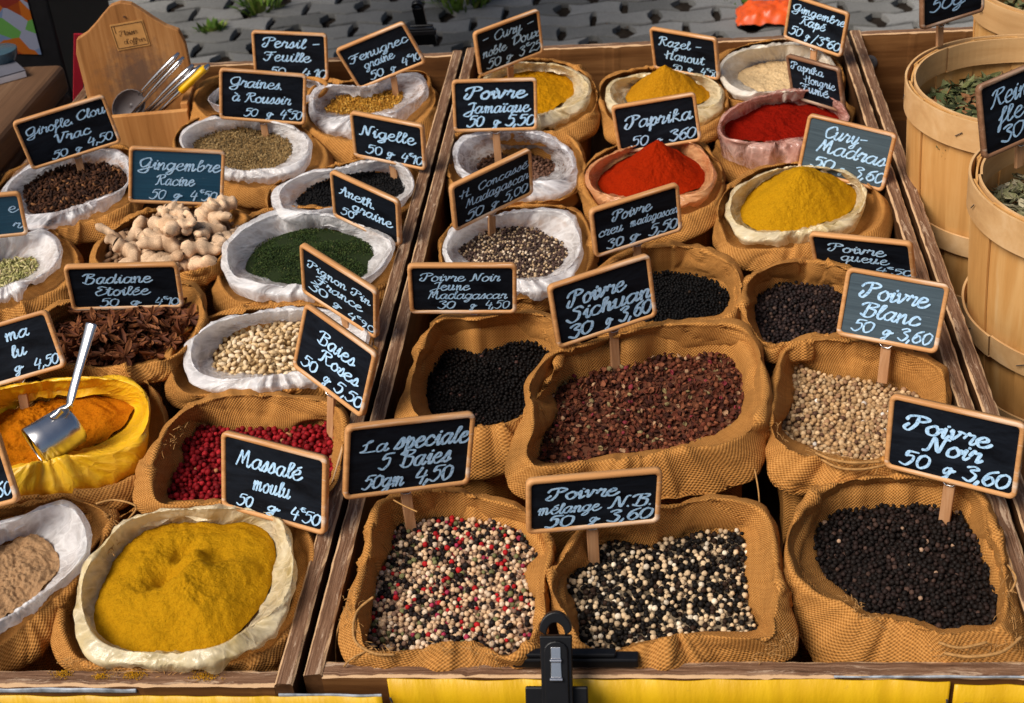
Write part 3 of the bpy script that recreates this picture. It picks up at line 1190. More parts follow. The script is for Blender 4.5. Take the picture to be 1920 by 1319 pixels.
sack('dill', 'lined burlap sack of crushed dark green dill', [(463, 500), (475, 475), (510, 448), (560, 432), (630, 434), (690, 458), (694, 490), (680, 518), (600, 532), (520, 528), (470, 512)],
     [(403, 555), (405, 520), (415, 480), (480, 405), (600, 390), (720, 425), (755, 480), (745, 535), (700, 566), (600, 582), (480, 588), (412, 585)],
     [(415, 482), (425, 450), (470, 415), (530, 396), (610, 400), (680, 420), (735, 448), (740, 470), (720, 502), (680, 532), (600, 550), (500, 552), (440, 536), (418, 512)], 'white', zc=-0.012, zb=-0.008, zl=0.014, hang=0.014, peak=(580, 475), h=0.012)
sack('badiane', 'burlap sack of reddish brown star anise', [(105, 615), (150, 592), (230, 580), (300, 572), (350, 590), (358, 622), (330, 660), (260, 682), (190, 688), (130, 682), (98, 655)],
     [(55, 640), (95, 575), (200, 552), (330, 525), (372, 537), (388, 590), (374, 622), (340, 670), (300, 705), (200, 708), (110, 706), (65, 690)], zc=-0.012, zb=0.012, peak=(245, 620), h=0.012)
sack('pignon', 'lined burlap sack of ivory pine nuts', [(398, 672), (415, 642), (450, 618), (500, 607), (560, 605), (620, 618), (640, 650), (600, 685), (540, 700), (450, 704), (405, 697)],
     [(310, 700), (316, 655), (345, 622), (400, 592), (500, 576), (660, 580), (702, 640), (700, 690), (650, 738), (500, 745), (400, 752), (328, 752)],
     [(343, 690), (345, 660), (365, 625), (410, 600), (480, 585), (580, 578), (660, 588), (692, 615), (690, 650), (650, 700), (560, 720), (450, 730), (368, 724)], 'white', zc=-0.010, zb=-0.004, zl=0.016, peak=(520, 645), h=0.012)
sack('curcuma', 'burlap sack with a yellow stained liner of orange turmeric powder', [(-60, 820), (0, 780), (90, 750), (180, 745), (243, 755), (244, 780), (215, 812), (180, 832), (100, 855), (20, 875), (-60, 895)],
     [(-110, 850), (-60, 730), (60, 698), (200, 692), (272, 710), (308, 770), (318, 810), (305, 870), (258, 925), (190, 945), (60, 948), (-70, 955)],
     [(-95, 830), (-40, 742), (60, 714), (150, 706), (250, 712), (280, 750), (283, 800), (262, 850), (210, 892), (130, 915), (40, 925), (-70, 930)], 'yellow', zc=-0.018, zb=-0.002, zl=0.018, hang=0.02, peak=(90, 800), h=0.008)
sack('baies', 'burlap sack of pink red berries with a folded rim', [(345, 825), (380, 802), (440, 806), (540, 806), (600, 793), (624, 815), (622, 870), (604, 915), (520, 936), (400, 942), (318, 938), (325, 900), (348, 862)],
     [(293, 830), (318, 790), (360, 755), (430, 733), (540, 735), (615, 748), (648, 780), (645, 850), (630, 920), (600, 950), (520, 958), (400, 962), (300, 965), (258, 945), (262, 890)], zc=-0.022, zb=0.010)
sack('brown', 'lined burlap sack of pale brown powder in the front left corner', [(-60, 1110), (-20, 1035), (30, 1012), (75, 1012), (107, 1045), (100, 1085), (60, 1125), (0, 1163), (-60, 1195)],
     [(-130, 1140), (-70, 970), (40, 945), (150, 940), (208, 960), (214, 985), (192, 1025), (150, 1090), (108, 1170), (40, 1235), (-60, 1275)],
     [(-100, 1120), (-40, 1000), (30, 970), (110, 938), (155, 958), (172, 1005), (162, 1045), (110, 1095), (40, 1150), (0, 1180), (-80, 1235)], 'white', zc=-0.012, zb=0.0, zl=0.016, peak=(20, 1080), h=0.01)
sack('massale', 'burlap sack with a cream liner full of yellow curry powder at the front', [(180, 1172), (195, 1100), (230, 1040), (270, 1002), (330, 985), (400, 988), (470, 985), (505, 1012), (512, 1060), (495, 1120), (460, 1170), (420, 1205), (360, 1220), (260, 1220), (200, 1202)],
     [(103, 1160), (130, 1095), (190, 1005), (260, 952), (400, 945), (520, 950), (588, 1005), (588, 1090), (565, 1170), (532, 1232), (480, 1255), (300, 1268), (180, 1265), (112, 1240)],
     [(135, 1152), (150, 1080), (190, 1020), (230, 977), (300, 955), (400, 950), (480, 951), (525, 970), (545, 1010), (556, 1065), (545, 1130), (510, 1190), (440, 1232), (340, 1248), (230, 1246), (168, 1236), (147, 1195)], 'cream', zc=-0.008, zb=-0.004, zl=0.018, peak=(340, 1080), h=0.034)
# ---- middle crate, back to front
sack('curry', 'lined burlap sack of mustard curry powder in the back corner', [(915, 185), (935, 155), (970, 138), (1020, 132), (1060, 145), (1076, 168), (1060, 190), (1010, 212), (950, 210)],
     [(898, 190), (905, 135), (970, 112), (1060, 120), (1108, 148), (1124, 185), (1118, 235), (1066, 268), (1000, 258), (920, 250)],
     [(902, 175), (925, 128), (980, 117), (1060, 125), (1105, 155), (1106, 185), (1080, 212), (1010, 240), (935, 236)], 'cream', zc=-0.012, zb=0.002, zl=0.012, peak=(1000, 150), h=0.018)
sack('razel', 'lined burlap sack with a cone of mustard coloured spice below the back board', [(1175, 182), (1200, 152), (1240, 142), (1290, 147), (1330, 180), (1300, 198), (1240, 204), (1190, 197)],
     [(1122, 170), (1135, 148), (1200, 128), (1290, 126), (1352, 148), (1364, 190), (1360, 232), (1320, 264), (1240, 266), (1150, 258), (1127, 212)],
     [(1135, 178), (1148, 152), (1200, 142), (1290, 138), (1345, 155), (1359, 180), (1350, 207), (1310, 228), (1240, 234), (1170, 224), (1143, 203)], 'cream', zc=-0.010, zb=0.0, zl=0.012, peak=(1247, 122), h=0.055)
sack('rape', 'lined burlap sack of beige ground ginger in the back right corner', [(1385, 142), (1410, 125), (1460, 115), (1510, 118), (1542, 142), (1515, 165), (1440, 172), (1400, 162)],
     [(1345, 150), (1360, 102), (1460, 78), (1540, 90), (1578, 130), (1580, 170), (1550, 190), (1480, 188), (1400, 205), (1355, 188)],
     [(1348, 132), (1362, 105), (1410, 88), (1480, 80), (1530, 88), (1562, 118), (1566, 150), (1530, 172), (1460, 178), (1390, 180), (1356, 160)], 'ivory', zc=-0.014, zb=-0.004, zl=0.014)
sack('hongrie', 'burlap sack with a pink stained plastic bag of dark red paprika', [(1357, 246), (1380, 215), (1430, 198), (1500, 195), (1545, 203), (1572, 225), (1540, 250), (1470, 262), (1400, 264)],
     [(1338, 270), (1345, 230), (1380, 195), (1470, 170), (1560, 182), (1597, 230), (1598, 272), (1568, 312), (1500, 318), (1420, 340), (1350, 320)],
     [(1346, 242), (1365, 210), (1410, 185), (1480, 170), (1540, 170), (1580, 198), (1592, 225), (1565, 258), (1510, 276), (1430, 282), (1368, 270)], 'pink', zc=-0.012, zb=-0.022, zl=0.014, hang=0.03, peak=(1460, 215), h=0.012)
sack('jamaique', 'burlap sack with a clear crumpled plastic bag pulled wide open', [(895, 312), (925, 292), (1000, 286), (1036, 304), (1032, 326), (985, 338), (925, 334)],
     [(836, 300), (840, 262), (900, 240), (1000, 235), (1065, 252), (1098, 300), (1095, 350), (1060, 384), (960, 392), (880, 390), (840, 358)],
     [(850, 292), (860, 262), (900, 248), (980, 243), (1040, 258), (1075, 290), (1084, 325), (1070, 355), (1010, 370), (940, 367), (890, 352), (858, 322)], 'clear', zc=-0.048, zb=-0.004, zl=0.012)
sack('paprika', 'lined burlap sack with a cone of bright orange red paprika', [(1123, 345), (1150, 312), (1200, 292), (1260, 284), (1310, 310), (1316, 345), (1270, 366), (1200, 372), (1150, 364)],
     [(1094, 345), (1105, 305), (1150, 275), (1200, 262), (1290, 258), (1345, 302), (1360, 345), (1352, 400), (1300, 440), (1200, 445), (1115, 425), (1097, 385)],
     [(1097, 335), (1118, 302), (1180, 275), (1260, 257), (1310, 273), (1337, 308), (1341, 345), (1310, 376), (1240, 390), (1170, 385), (1118, 368)], 'orange', zc=-0.010, zb=-0.002, zl=0.014, peak=(1232, 265), h=0.048)
sack('madras', 'lined burlap sack with a heap of bright yellow curry beside the right rail', [(1388, 398), (1408, 362), (1450, 334), (1510, 318), (1570, 330), (1602, 360), (1592, 395), (1550, 416), (1490, 432), (1430, 434), (1400, 420)],
     [(1340, 415), (1345, 380), (1380, 340), (1440, 312), (1560, 308), (1635, 350), (1668, 395), (1668, 440), (1640, 470), (1560, 492), (1450, 506), (1360, 490), (1342, 455)],
     [(1360, 402), (1373, 362), (1420, 330), (1490, 312), (1580, 322), (1622, 352), (1624, 390), (1600, 420), (1530, 438), (1450, 450), (1388, 446)], 'cream', zc=-0.010, zb=-0.004, zl=0.014, peak=(1503, 316), h=0.055)
sack('concasse', 'lined burlap sack of crushed grey and white pepper', [(862, 470), (895, 445), (940, 430), (1000, 432), (1042, 450), (1062, 472), (1048, 495), (1018, 520), (955, 518), (900, 500)],
     [(828, 490), (835, 450), (860, 410), (950, 388), (1070, 392), (1108, 435), (1114, 490), (1098, 540), (1040, 568), (950, 575), (865, 565), (832, 530)],
     [(832, 482), (836, 450), (860, 420), (905, 405), (970, 395), (1040, 392), (1075, 405), (1091, 440), (1090, 480), (1070, 522), (1015, 547), (950, 545), (880, 530), (843, 506)], 'white', zc=-0.012, zb=-0.006, zl=0.016)
sack('creu', 'unlined burlap sack of black pepper behind the Sichuan pepper', [(1130, 575), (1155, 535), (1215, 515), (1270, 511), (1330, 524), (1362, 550), (1354, 586), (1300, 602), (1240, 606), (1180, 600)],
     [(1098, 560), (1130, 498), (1190, 463), (1240, 456), (1300, 458), (1345, 474), (1388, 505), (1394, 560), (1386, 600), (1330, 620), (1230, 628), (1130, 622)], zc=-0.030, zb=0.008)
sack('queue', 'burlap sack of brownish black cubeb pepper near the right rail', [(1418, 580), (1425, 548), (1450, 536), (1500, 531), (1560, 540), (1592, 570), (1582, 605), (1556, 630), (1500, 638), (1440, 642), (1424, 618)],
     [(1390, 575), (1393, 530), (1430, 503), (1470, 488), (1540, 487), (1605, 508), (1640, 560), (1632, 612), (1590, 648), (1510, 662), (1440, 664), (1402, 632)], zc=-0.024, zb=0.010)
sack('jeune', 'burlap sack of black pepper behind the five berries sign', [(800, 740), (810, 690), (832, 660), (880, 645), (960, 643), (1020, 650), (1032, 672), (1005, 722), (985, 768), (950, 792), (890, 802), (840, 795), (805, 778)],
     [(744, 785), (770, 700), (797, 620), (830, 590), (890, 593), (960, 580), (1030, 586), (1062, 630), (1044, 690), (1008, 765), (985, 825), (950, 868), (890, 880), (800, 865)], zc=-0.030, zb=0.014)
sack('sichuan', 'large burlap sack of red brown Sichuan pepper husks with a folded rim', [(1062, 712), (1085, 688), (1150, 664), (1220, 660), (1275, 668), (1340, 664), (1386, 658), (1388, 700), (1380, 785), (1290, 830), (1200, 850), (1110, 862), (1018, 864), (1006, 836), (1040, 800), (1050, 765), (1040, 740)],
     [(950, 890), (985, 760), (982, 730), (1000, 690), (1040, 655), (1090, 645), (1160, 625), (1240, 604), (1380, 602), (1418, 630), (1436, 690), (1443, 760), (1425, 870), (1380, 905), (1300, 926), (1200, 934), (1100, 938), (1000, 934)], zc=-0.020, zb=0.022, cuff=0.006)
sack('blanc', 'burlap sack of cream white peppercorns with a frayed rim', [(1466, 808), (1490, 760), (1494, 690), (1530, 700), (1590, 712), (1650, 722), (1700, 735), (1722, 770), (1700, 835), (1640, 864), (1580, 860), (1530, 850)],
     [(1438, 840), (1446, 740), (1463, 665), (1490, 638), (1560, 626), (1640, 636), (1710, 655), (1775, 690), (1782, 740), (1778, 800), (1765, 860), (1690, 898), (1600, 908), (1500, 912), (1446, 892)], zc=-0.024, zb=0.014)
sack('speciale', 'burlap sack of mixed five colour peppercorns in the front corner', [(697, 1212), (700, 1165), (707, 1095), (735, 1045), (748, 990), (800, 980), (870, 978), (950, 984), (1003, 1000), (1012, 1036), (984, 1070), (983, 1100), (1007, 1142), (1000, 1168), (982, 1218), (945, 1234), (900, 1212), (850, 1206), (780, 1216)],
     [(638, 1160), (662, 1110), (684, 1045), (692, 985), (712, 938), (780, 920), (850, 916), (900, 930), (985, 955), (1026, 998), (1037, 1040), (1026, 1085), (1032, 1130), (1028, 1185), (1012, 1236), (960, 1248), (800, 1250), (700, 1248), (648, 1232)], zc=-0.022, zb=0.012, fr=(0.9, 0.12), cuff=0.006)
sack('melange', 'burlap sack of mixed black and white peppercorns behind the front clamp', [(1057, 1092), (1110, 1060), (1116, 1028), (1160, 1015), (1225, 1028), (1250, 1012), (1360, 998), (1388, 1005), (1397, 1050), (1398, 1140), (1412, 1180), (1270, 1190), (1190, 1206), (1150, 1218), (1092, 1212), (1086, 1180), (1080, 1130)],
     [(1028, 1105), (1040, 1060), (1075, 1010), (1105, 975), (1180, 950), (1260, 942), (1350, 928), (1420, 945), (1452, 980), (1462, 1050), (1477, 1120), (1490, 1170), (1490, 1225), (1400, 1246), (1200, 1248), (1090, 1240), (1055, 1190)], zc=-0.022, zb=0.012, fr=(0.9, 0.12), cuff=0.006)
sack('noir', 'burlap sack of black peppercorns in the front right corner', [(1528, 1010), (1535, 980), (1575, 948), (1625, 930), (1680, 933), (1740, 934), (1790, 950), (1822, 1008), (1850, 1035), (1860, 1080), (1870, 1110), (1863, 1172), (1800, 1178), (1765, 1184), (1720, 1162), (1660, 1150), (1625, 1150), (1590, 1112), (1550, 1077), (1538, 1050)],
     [(1466, 1050), (1470, 1010), (1488, 972), (1518, 935), (1550, 910), (1610, 895), (1700, 890), (1780, 900), (1840, 925), (1858, 960), (1875, 1010), (1890, 1065), (1908, 1130), (1920, 1185), (1915, 1240), (1780, 1248), (1640, 1250), (1550, 1248), (1498, 1180), (1467, 1120)], zc=-0.024, zb=0.012, fr=(0.9, 0.14), cuff=0.006)

# ------------------------------------------------------------------ what the sacks hold
Y = mat_powder('curry_powder', (0.26, 0.105, 0.002), (0.44, 0.19, 0.003), (0.56, 0.29, 0.010))
Y2 = mat_powder('madras_powder', (0.27, 0.115, 0.003), (0.47, 0.23, 0.005), (0.58, 0.32, 0.012))
MU = mat_powder('mustard_powder', (0.22, 0.09, 0.004), (0.44, 0.19, 0.006), (0.60, 0.32, 0.02))
RD = mat_powder('paprika_powder', (0.17, 0.008, 0.001), (0.30, 0.015, 0.0015), (0.38, 0.030, 0.003))
RD2 = mat_powder('smoked_paprika_powder', (0.11, 0.004, 0.001), (0.21, 0.006, 0.002), (0.28, 0.012, 0.003))
BE = mat_powder('ginger_powder', (0.40, 0.24, 0.11), (0.60, 0.42, 0.22), (0.72, 0.54, 0.32), 260)
TU = mat_powder('turmeric_powder', (0.26, 0.070, 0.002), (0.44, 0.125, 0.003), (0.54, 0.20, 0.005), 300)
BR = mat_powder('brown_powder', (0.20, 0.10, 0.045), (0.36, 0.21, 0.105), (0.46, 0.29, 0.16), 260)
powder('curry', 'curry_powder', 'mustard curry powder heaped in the back corner sack', Y, power=1.1)
powder('razel', 'ras_el_hanout_powder', 'mustard coloured cone of spice poking above its plastic liner', MU, power=1.0)
powder('rape', 'ground_ginger', 'beige ground ginger in the back right sack', BE)
powder('hongrie', 'smoked_paprika', 'dark red paprika in the pink stained plastic bag', RD2, power=0.9)
powder('paprika', 'paprika_powder', 'bright orange red cone of paprika', RD, power=1.05)
powder('madras', 'madras_curry', 'bright yellow curry heap beside the right rail', Y2, power=0.95)
powder('massale', 'massale_curry', 'yellow curry powder with finger dents in the front sack', Y2, power=0.75,
       dents=[(312, 1075, 0.0135, -0.026), (368, 1078, 0.010, 0.008), (335, 1028, 0.011, -0.016), (405, 1035, 0.013, -0.014), (368, 1040, 0.007, 0.010), (340, 1055, 0.006, 0.006), (430, 1150, 0.02, 0.004)])
powder('curcuma', 'turmeric_powder', 'orange turmeric powder under the metal scoop', TU, power=0.9, lump=0.003)
powder('brown', 'brown_spice_powder', 'crumbly pale brown powder in the front left sack', BR, lump=0.003)

PC = [(crumple(ICO1[0], 0.24, q * 3.1, 1.9), ICO1[1]) for q in range(7)]
LITE = [(crumple(ICO0[0], 0.30, q * 2.3, 1.2), ICO0[1]) for q in range(5)]
FINE = [(crumple(ICO0[0], 0.35, q * 1.9, 1.3), ICO0[1]) for q in range(5)]


HUSK = []
for q in range(8):
    Hv = crumple(ICO1[0], 0.42, q * 3.1, 1.8)
    top = Hv[:, 2] > 0.15
    Hv[top, 2] = -0.55 * Hv[top, 2] + 0.2
    HUSK.append((Hv, ICO1[1]))


def seed_shape(bend=0.0, taper=0.5):
    V, Fa = ICO0 if taper < 0.4 else ICO1
    V = V.copy()
    V[:, 1:] *= (1 - taper * V[:, :1].clip(0, 1))
    V[:, 2] += bend * V[:, 0] ** 2
    return V, Fa


grains('speciale', 'mixed_peppercorns', 'five colour peppercorn mix of white, black, green and red berries', [((0.62, 0.42, 0.25), 38), ((0.72, 0.56, 0.40), 15), ((0.016, 0.011, 0.010), 30), ((0.42, 0.012, 0.015), 8), ((0.34, 0.03, 0.07), 3), ((0.17, 0.17, 0.07), 7), ((0.25, 0.15, 0.10), 8)], 0.0046, shapes=PC)
grains('melange', 'black_and_white_peppercorns', 'half black and half white peppercorn mix by the clamp', [((0.62, 0.46, 0.28), 28), ((0.76, 0.66, 0.50), 7), ((0.009, 0.007, 0.006), 54), ((0.03, 0.016, 0.01), 12)], 0.0047, shapes=PC)
grains('noir', 'black_peppercorns', 'plain black peppercorns in the front right sack', [((0.010, 0.007, 0.006), 70), ((0.022, 0.013, 0.011), 30), ((0.070, 0.040, 0.030), 5), ((0.40, 0.26, 0.17), 0.9)], 0.0046, shapes=PC)
grains('blanc', 'white_peppercorns', 'cream white peppercorns in the sack with the frayed rim', [((0.46, 0.29, 0.14), 50), ((0.58, 0.41, 0.23), 30), ((0.30, 0.17, 0.09), 18), ((0.10, 0.05, 0.03), 3), ((0.76, 0.70, 0.62), 1)], 0.0051, shapes=PC)
grains('sichuan', 'sichuan_pepper', 'red brown Sichuan pepper husks in the large sack', [((0.115, 0.030, 0.015), 45), ((0.20, 0.068, 0.032), 28), ((0.045, 0.013, 0.008), 26), ((0.22, 0.03, 0.04), 4), ((0.38, 0.23, 0.13), 6), ((0.26, 0.20, 0.09), 3)], 0.0056, scl=(1, 0.9, 0.8), shapes=HUSK, mat=GRAIN_M)
grains('jeune', 'young_black_pepper', 'black pepper in the shaded sack behind the five berries sign', [((0.004, 0.003, 0.003), 80), ((0.008, 0.005, 0.004), 20), ((0.07, 0.035, 0.03), 1.5)], 0.0043, shapes=LITE)
grains('creu', 'fine_black_pepper', 'black pepper behind the Sichuan pepper sack', [((0.003, 0.003, 0.0035), 80), ((0.006, 0.005, 0.005), 20), ((0.05, 0.03, 0.02), 1)], 0.0037, shapes=LITE)
grains('queue', 'cubeb_pepper', 'brownish black cubeb pepper by the right rail', [((0.018, 0.012, 0.012), 50), ((0.036, 0.022, 0.020), 30), ((0.09, 0.055, 0.042), 10), ((0.009, 0.007, 0.007), 30)], 0.0047, shapes=LITE)
grains('baies', 'pink_berries', 'glossy pink red berries behind the Massalé sign', [((0.24, 0.006, 0.010), 55), ((0.36, 0.014, 0.020), 16), ((0.13, 0.003, 0.006), 32), ((0.40, 0.18, 0.08), 3)], 0.0056, cat='berries', shapes=PC)
grains('concasse', 'crushed_pepper', 'crushed grey, black and white pepper', [((0.09, 0.055, 0.045), 45), ((0.045, 0.028, 0.025), 25), ((0.46, 0.33, 0.20), 26), ((0.66, 0.54, 0.40), 10)], 0.0036, cat='pepper', shapes=FINE, mat=GRAIN_M)
grains('jamaique', 'allspice', 'dull brown allspice deep in the clear crumpled bag', [((0.13, 0.065, 0.042), 50), ((0.18, 0.10, 0.07), 30), ((0.09, 0.045, 0.03), 20)], 0.0052, cat='allspice', shapes=LITE, mat=GRAIN_M)
grains('fenugrec', 'fenugreek_seeds', 'small golden fenugreek seeds', [((0.48, 0.24, 0.03), 60), ((0.38, 0.17, 0.02), 30), ((0.58, 0.34, 0.07), 20)], 0.0040, cat='seeds', scl=(1.15, 0.75, 0.65), shapes=FINE)
grains('graines', 'fine_seeds', 'fine greenish grey seeds behind the ginger', [((0.27, 0.17, 0.065), 50), ((0.36, 0.25, 0.11), 30), ((0.16, 0.11, 0.05), 30)], 0.0036, cat='seeds', scl=(1.5, 0.55, 0.5), shapes=FINE, mat=GRAIN_M)
grains('nigelle', 'nigella_seeds', 'tiny black nigella seeds', [((0.005, 0.005, 0.006), 80), ((0.010, 0.009, 0.009), 20)], 0.0034, cat='seeds', shapes=FINE, mat=GRAIN_M, layers=2)
grains('fennel', 'fennel_seeds', 'pale green and yellow fennel seeds by the left edge', [((0.40, 0.38, 0.15), 40), ((0.52, 0.47, 0.24), 30), ((0.27, 0.27, 0.10), 25), ((0.60, 0.50, 0.30), 10)], 0.0050, cat='seeds', scl=(1.7, 0.5, 0.5), shapes=[seed_shape(0.1, 0.3)], mat=GRAIN_M, dens=0.62, tries=8)
grains('dill', 'crushed_dill', 'crushed dark green dill leaves', [((0.030, 0.055, 0.012), 60), ((0.018, 0.036, 0.010), 40), ((0.060, 0.085, 0.022), 22), ((0.12, 0.13, 0.05), 2)], 0.0024, cat='dill', scl=(1.7, 0.7, 0.3), shapes=FINE, mat=GRAIN_M, lump=0.007)
grains('girofle', 'cloves', 'dark brown cloves in the sack by the left rail', [((0.050, 0.020, 0.010), 50), ((0.085, 0.034, 0.015), 30), ((0.025, 0.011, 0.007), 40), ((0.22, 0.10, 0.04), 7)], 0.0064, cat='cloves', scl=(1.4, 0.55, 0.55), shapes=[(crumple(ICO1[0], 0.5, q * 3.1, 2.0), ICO1[1]) for q in range(4)], mat=GRAIN_M, dens=0.6, tries=8)
grains('pignon', 'pine_nut_bed', 'ivory pine nuts lying beneath the top layer', [((0.60, 0.42, 0.21), 60), ((0.70, 0.53, 0.31), 40)], 0.0070, cat='pine nuts', scl=(1.25, 0.75, 0.75), shapes=[seed_shape(0.05, 0.45)], layers=1, dens=0.75).location.z -= 0.004
grains('badiane', 'star_anise_fragments', 'broken star anise pods and stalks under the whole stars', [((0.075, 0.022, 0.010), 50), ((0.12, 0.038, 0.016), 30), ((0.045, 0.015, 0.008), 30), ((0.20, 0.075, 0.03), 8)], 0.0100, cat='star anise', scl=(1.3, 0.35, 0.30), shapes=[(crumple(ICO1[0], 0.4, q * 3.1, 2.0), ICO1[1]) for q in range(4)], mat=GRAIN_M, dens=0.5, tries=8, layers=3)
grains('persil', 'parsley_flakes', 'dried parsley mostly hidden behind the Graines sign', [((0.06, 0.07, 0.03), 50), ((0.09, 0.09, 0.05), 30)], 0.005, cat='parsley', scl=(1.2, 0.8, 0.3), shapes=FINE, mat=GRAIN_M)
grains('ginger', 'ginger_root_bits', 'small ginger bits under the heaped roots', [((0.34, 0.21, 0.12), 60), ((0.24, 0.14, 0.08), 40)], 0.013, cat='ginger', scl=(1.3, 0.6, 0.5), shapes=[(crumple(ICO1[0], 0.4, q * 3.1, 1.5), ICO1[1]) for q in range(4)], mat=GRAIN_M, layers=2, power=1.0)


# ---- things one could count: pine nuts, star anise, ginger roots
def scatter_copies(proto_meshes, name, key, count_r, label, cat, group, mats, size, power=1.2, lift=0.0, tilt=0.5, maxn=300, jit=0.15, rmax=1.0):
    s = SACKS[key]
    e = s['edge']
    area = 0.5 * abs((e[:, 0] * np.roll(e[:, 1], -1) - np.roll(e[:, 0], -1) * e[:, 1]).sum())
    n = int(area / (count_r ** 2) * 6)
    P = poisson(n, s, count_r, power, ())[:maxn]
    P = P[np.linalg.norm((P - s['pk'])[:, :2], axis=1) < rmax * np.sqrt(area / np.pi)]
    for p in P:
        o = bpy.data.objects.new(name, random.choice(proto_meshes))
        COL.objects.link(o)
        o.location = (p[0], p[1], p[2] + lift + random.uniform(-0.15, 0.25) * size)
        o.rotation_euler = (random.gauss(0, tilt), random.gauss(0, tilt), random.uniform(0, 6.28))
        k = random.uniform(1 - jit, 1 + jit)
        o.scale = (k, k, k)
        tag(o, label, cat, group)


NUTM = []
for q in range(4):
    V, Fa = seed_shape(0.05 + 0.05 * q, 0.5)
    V = crumple(V, 0.08, q, 1.2) * np.array([0.0046, 0.0027, 0.0025])
    cc = np.array([(0.68, 0.50, 0.28), (0.74, 0.58, 0.37), (0.62, 0.43, 0.22), (0.78, 0.63, 0.43)][q])
    me = mesh_np('pine_nut', V, Fa, True, None, np.repeat(cc[None], len(V), 0))
    me.materials.append(GRAIN)
    NUTM.append(me)
scatter_copies(NUTM, 'pine_nut', 'pignon', 0.0064, 'ivory pine nut on top of the heap of pine nuts in its plastic lined sack', 'pine nut', 'pine nuts on top of the heap', None, 0.005, tilt=0.45)


def star_mesh(seed):
    random.seed(seed)
    V, F_, C = [], [], []
    arms = random.choice((7, 8, 8))
    for a in range(arms):
        th = 2 * math.pi * a / arms + random.uniform(-0.12, 0.12)
        ln = random.uniform(0.015, 0.022)
        hw = random.uniform(0.0026, 0.0042)
        ca, sa = math.cos(th), math.sin(th)
        lift = random.uniform(-0.001, 0.005)
        base = len(V)
        rows = [(0.0015, 0.3, 0.0025), (0.3, 0.8, 0.003), (0.6, 1.0, 0.0036), (0.85, 0.65, 0.0022), (1.0, 0.08, 0.0)]
        colr = random.choice([(0.11, 0.034, 0.014), (0.16, 0.055, 0.022), (0.075, 0.024, 0.011), (0.21, 0.080, 0.032)])
        for (d, w, dep) in rows:
            x = d * ln if d > 0.01 else 0.0015
            zl = lift * d * d
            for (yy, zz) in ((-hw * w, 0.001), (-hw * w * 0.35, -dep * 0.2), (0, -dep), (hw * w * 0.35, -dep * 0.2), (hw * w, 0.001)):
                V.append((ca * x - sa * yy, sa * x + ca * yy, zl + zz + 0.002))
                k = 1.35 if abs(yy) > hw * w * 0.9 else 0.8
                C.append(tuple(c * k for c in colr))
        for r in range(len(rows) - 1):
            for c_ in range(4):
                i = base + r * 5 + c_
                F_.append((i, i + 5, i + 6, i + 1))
        if random.random() < 0.6:      # the seed showing in the split pod
            i = len(V)
            sx = ln * 0.55
            for (dx, dy, dz) in ((-0.0022, 0, 0), (0, -0.0014, 0), (0.0022, 0, 0), (0, 0.0014, 0)):
                V.append((ca * (sx + dx) - sa * dy, sa * (sx + dx) + ca * dy, lift * 0.3 + 0.0022))
                C.append((0.22, 0.075, 0.02))
            F_.append((i, i + 1, i + 2, i + 3))
    me = mesh_np('star_anise', np.array(V), np.array(F_), True, None, np.array(C))
    me.materials.append(GRAIN)
    return me


STARM = [star_mesh(k) for k in range(8)]
random.seed(11)
scatter_copies(STARM, 'star_anise', 'badiane', 0.0150, 'reddish brown star anise lying in the open burlap sack by its sign', 'star anise', 'star anise in the sack', None, 0.016, tilt=0.34, lift=0.009, maxn=150, jit=0.2)


def ginger_mesh(seed):
    random.seed(seed)
    V, F_, C = [], [], []
    tint = random.uniform(0.85, 1.15)

    def finger(p, d, ln, r):
        seg, n = 12, 17
        side = d.orthogonal().normalized()
        bend = Vector((random.uniform(-1, 1), random.uniform(-1, 1), random.uniform(-0.4, 0.4))) * 0.35
        base = len(V)
        tips = []
        for i in range(n):
            t = i / (n - 1)
            q = p + (d + bend * t) * ln * t
            rr = r * (1.0 - 0.25 * t) * math.sqrt(max(0.0, 1 - abs((t - 0.5) / 0.5) ** 5)) * (1 + 0.17 * math.sin(t * 14 + seed) + 0.05 * math.sin(t * 46))
            ax = (d + bend * 2 * t).normalized()
            a = ax.orthogonal().normalized()
            b = ax.cross(a)
            for k in range(seg):
                w = 2 * math.pi * k / seg
                v = q + (a * math.cos(w) + b * math.sin(w) * 0.8) * max(rr, 0.0006)
                nn = noise.noise(v * 85) * 0.0032 + noise.noise(v * 300) * 0.0009
                v = v + (v - q).normalized() * nn
                V.append(tuple(v))
                sh = 0.8 + 0.5 * (noise.noise(v * 90) + 0.5) + 0.25 * noise.noise(v * 300)
                dirt = min(1.0, max(0.0, (noise.noise(v * 55 + Vector((seed, 0, 0))) - 0.05) * 3.0)) * 0.6
                C.append(((0.60 - 0.24 * dirt) * tint * sh, (0.425 - 0.21 * dirt) * tint * sh, (0.275 - 0.16 * dirt) * tint * sh))
            tips.append(q)
        for i in range(n - 1):
            for k in range(seg):
                k2 = (k + 1) % seg
                F_.append((base + i * seg + k, base + i * seg + k2, base + (i + 1) * seg + k2, base + (i + 1) * seg + k))
        return tips
    main = finger(Vector((-0.030, 0, 0)), Vector((1, 0, 0)), random.uniform(0.046, 0.064), random.uniform(0.0098, 0.0132))
    for k in range(random.choice((2, 3, 4))):
        p = main[random.randint(2, 14)]
        a = random.uniform(0.4, 1.3) * random.choice((-1, 1))
        d = Vector((math.cos(a), math.sin(a), random.uniform(-0.2, 0.4)))
        finger(p, d, random.uniform(0.020, 0.038), random.uniform(0.0078, 0.0115))
    me = mesh_np('ginger_root', np.array(V), np.array(F_), True, None, np.array(C).clip(0, 1))
    me.materials.append(GRAIN_M)
    return me


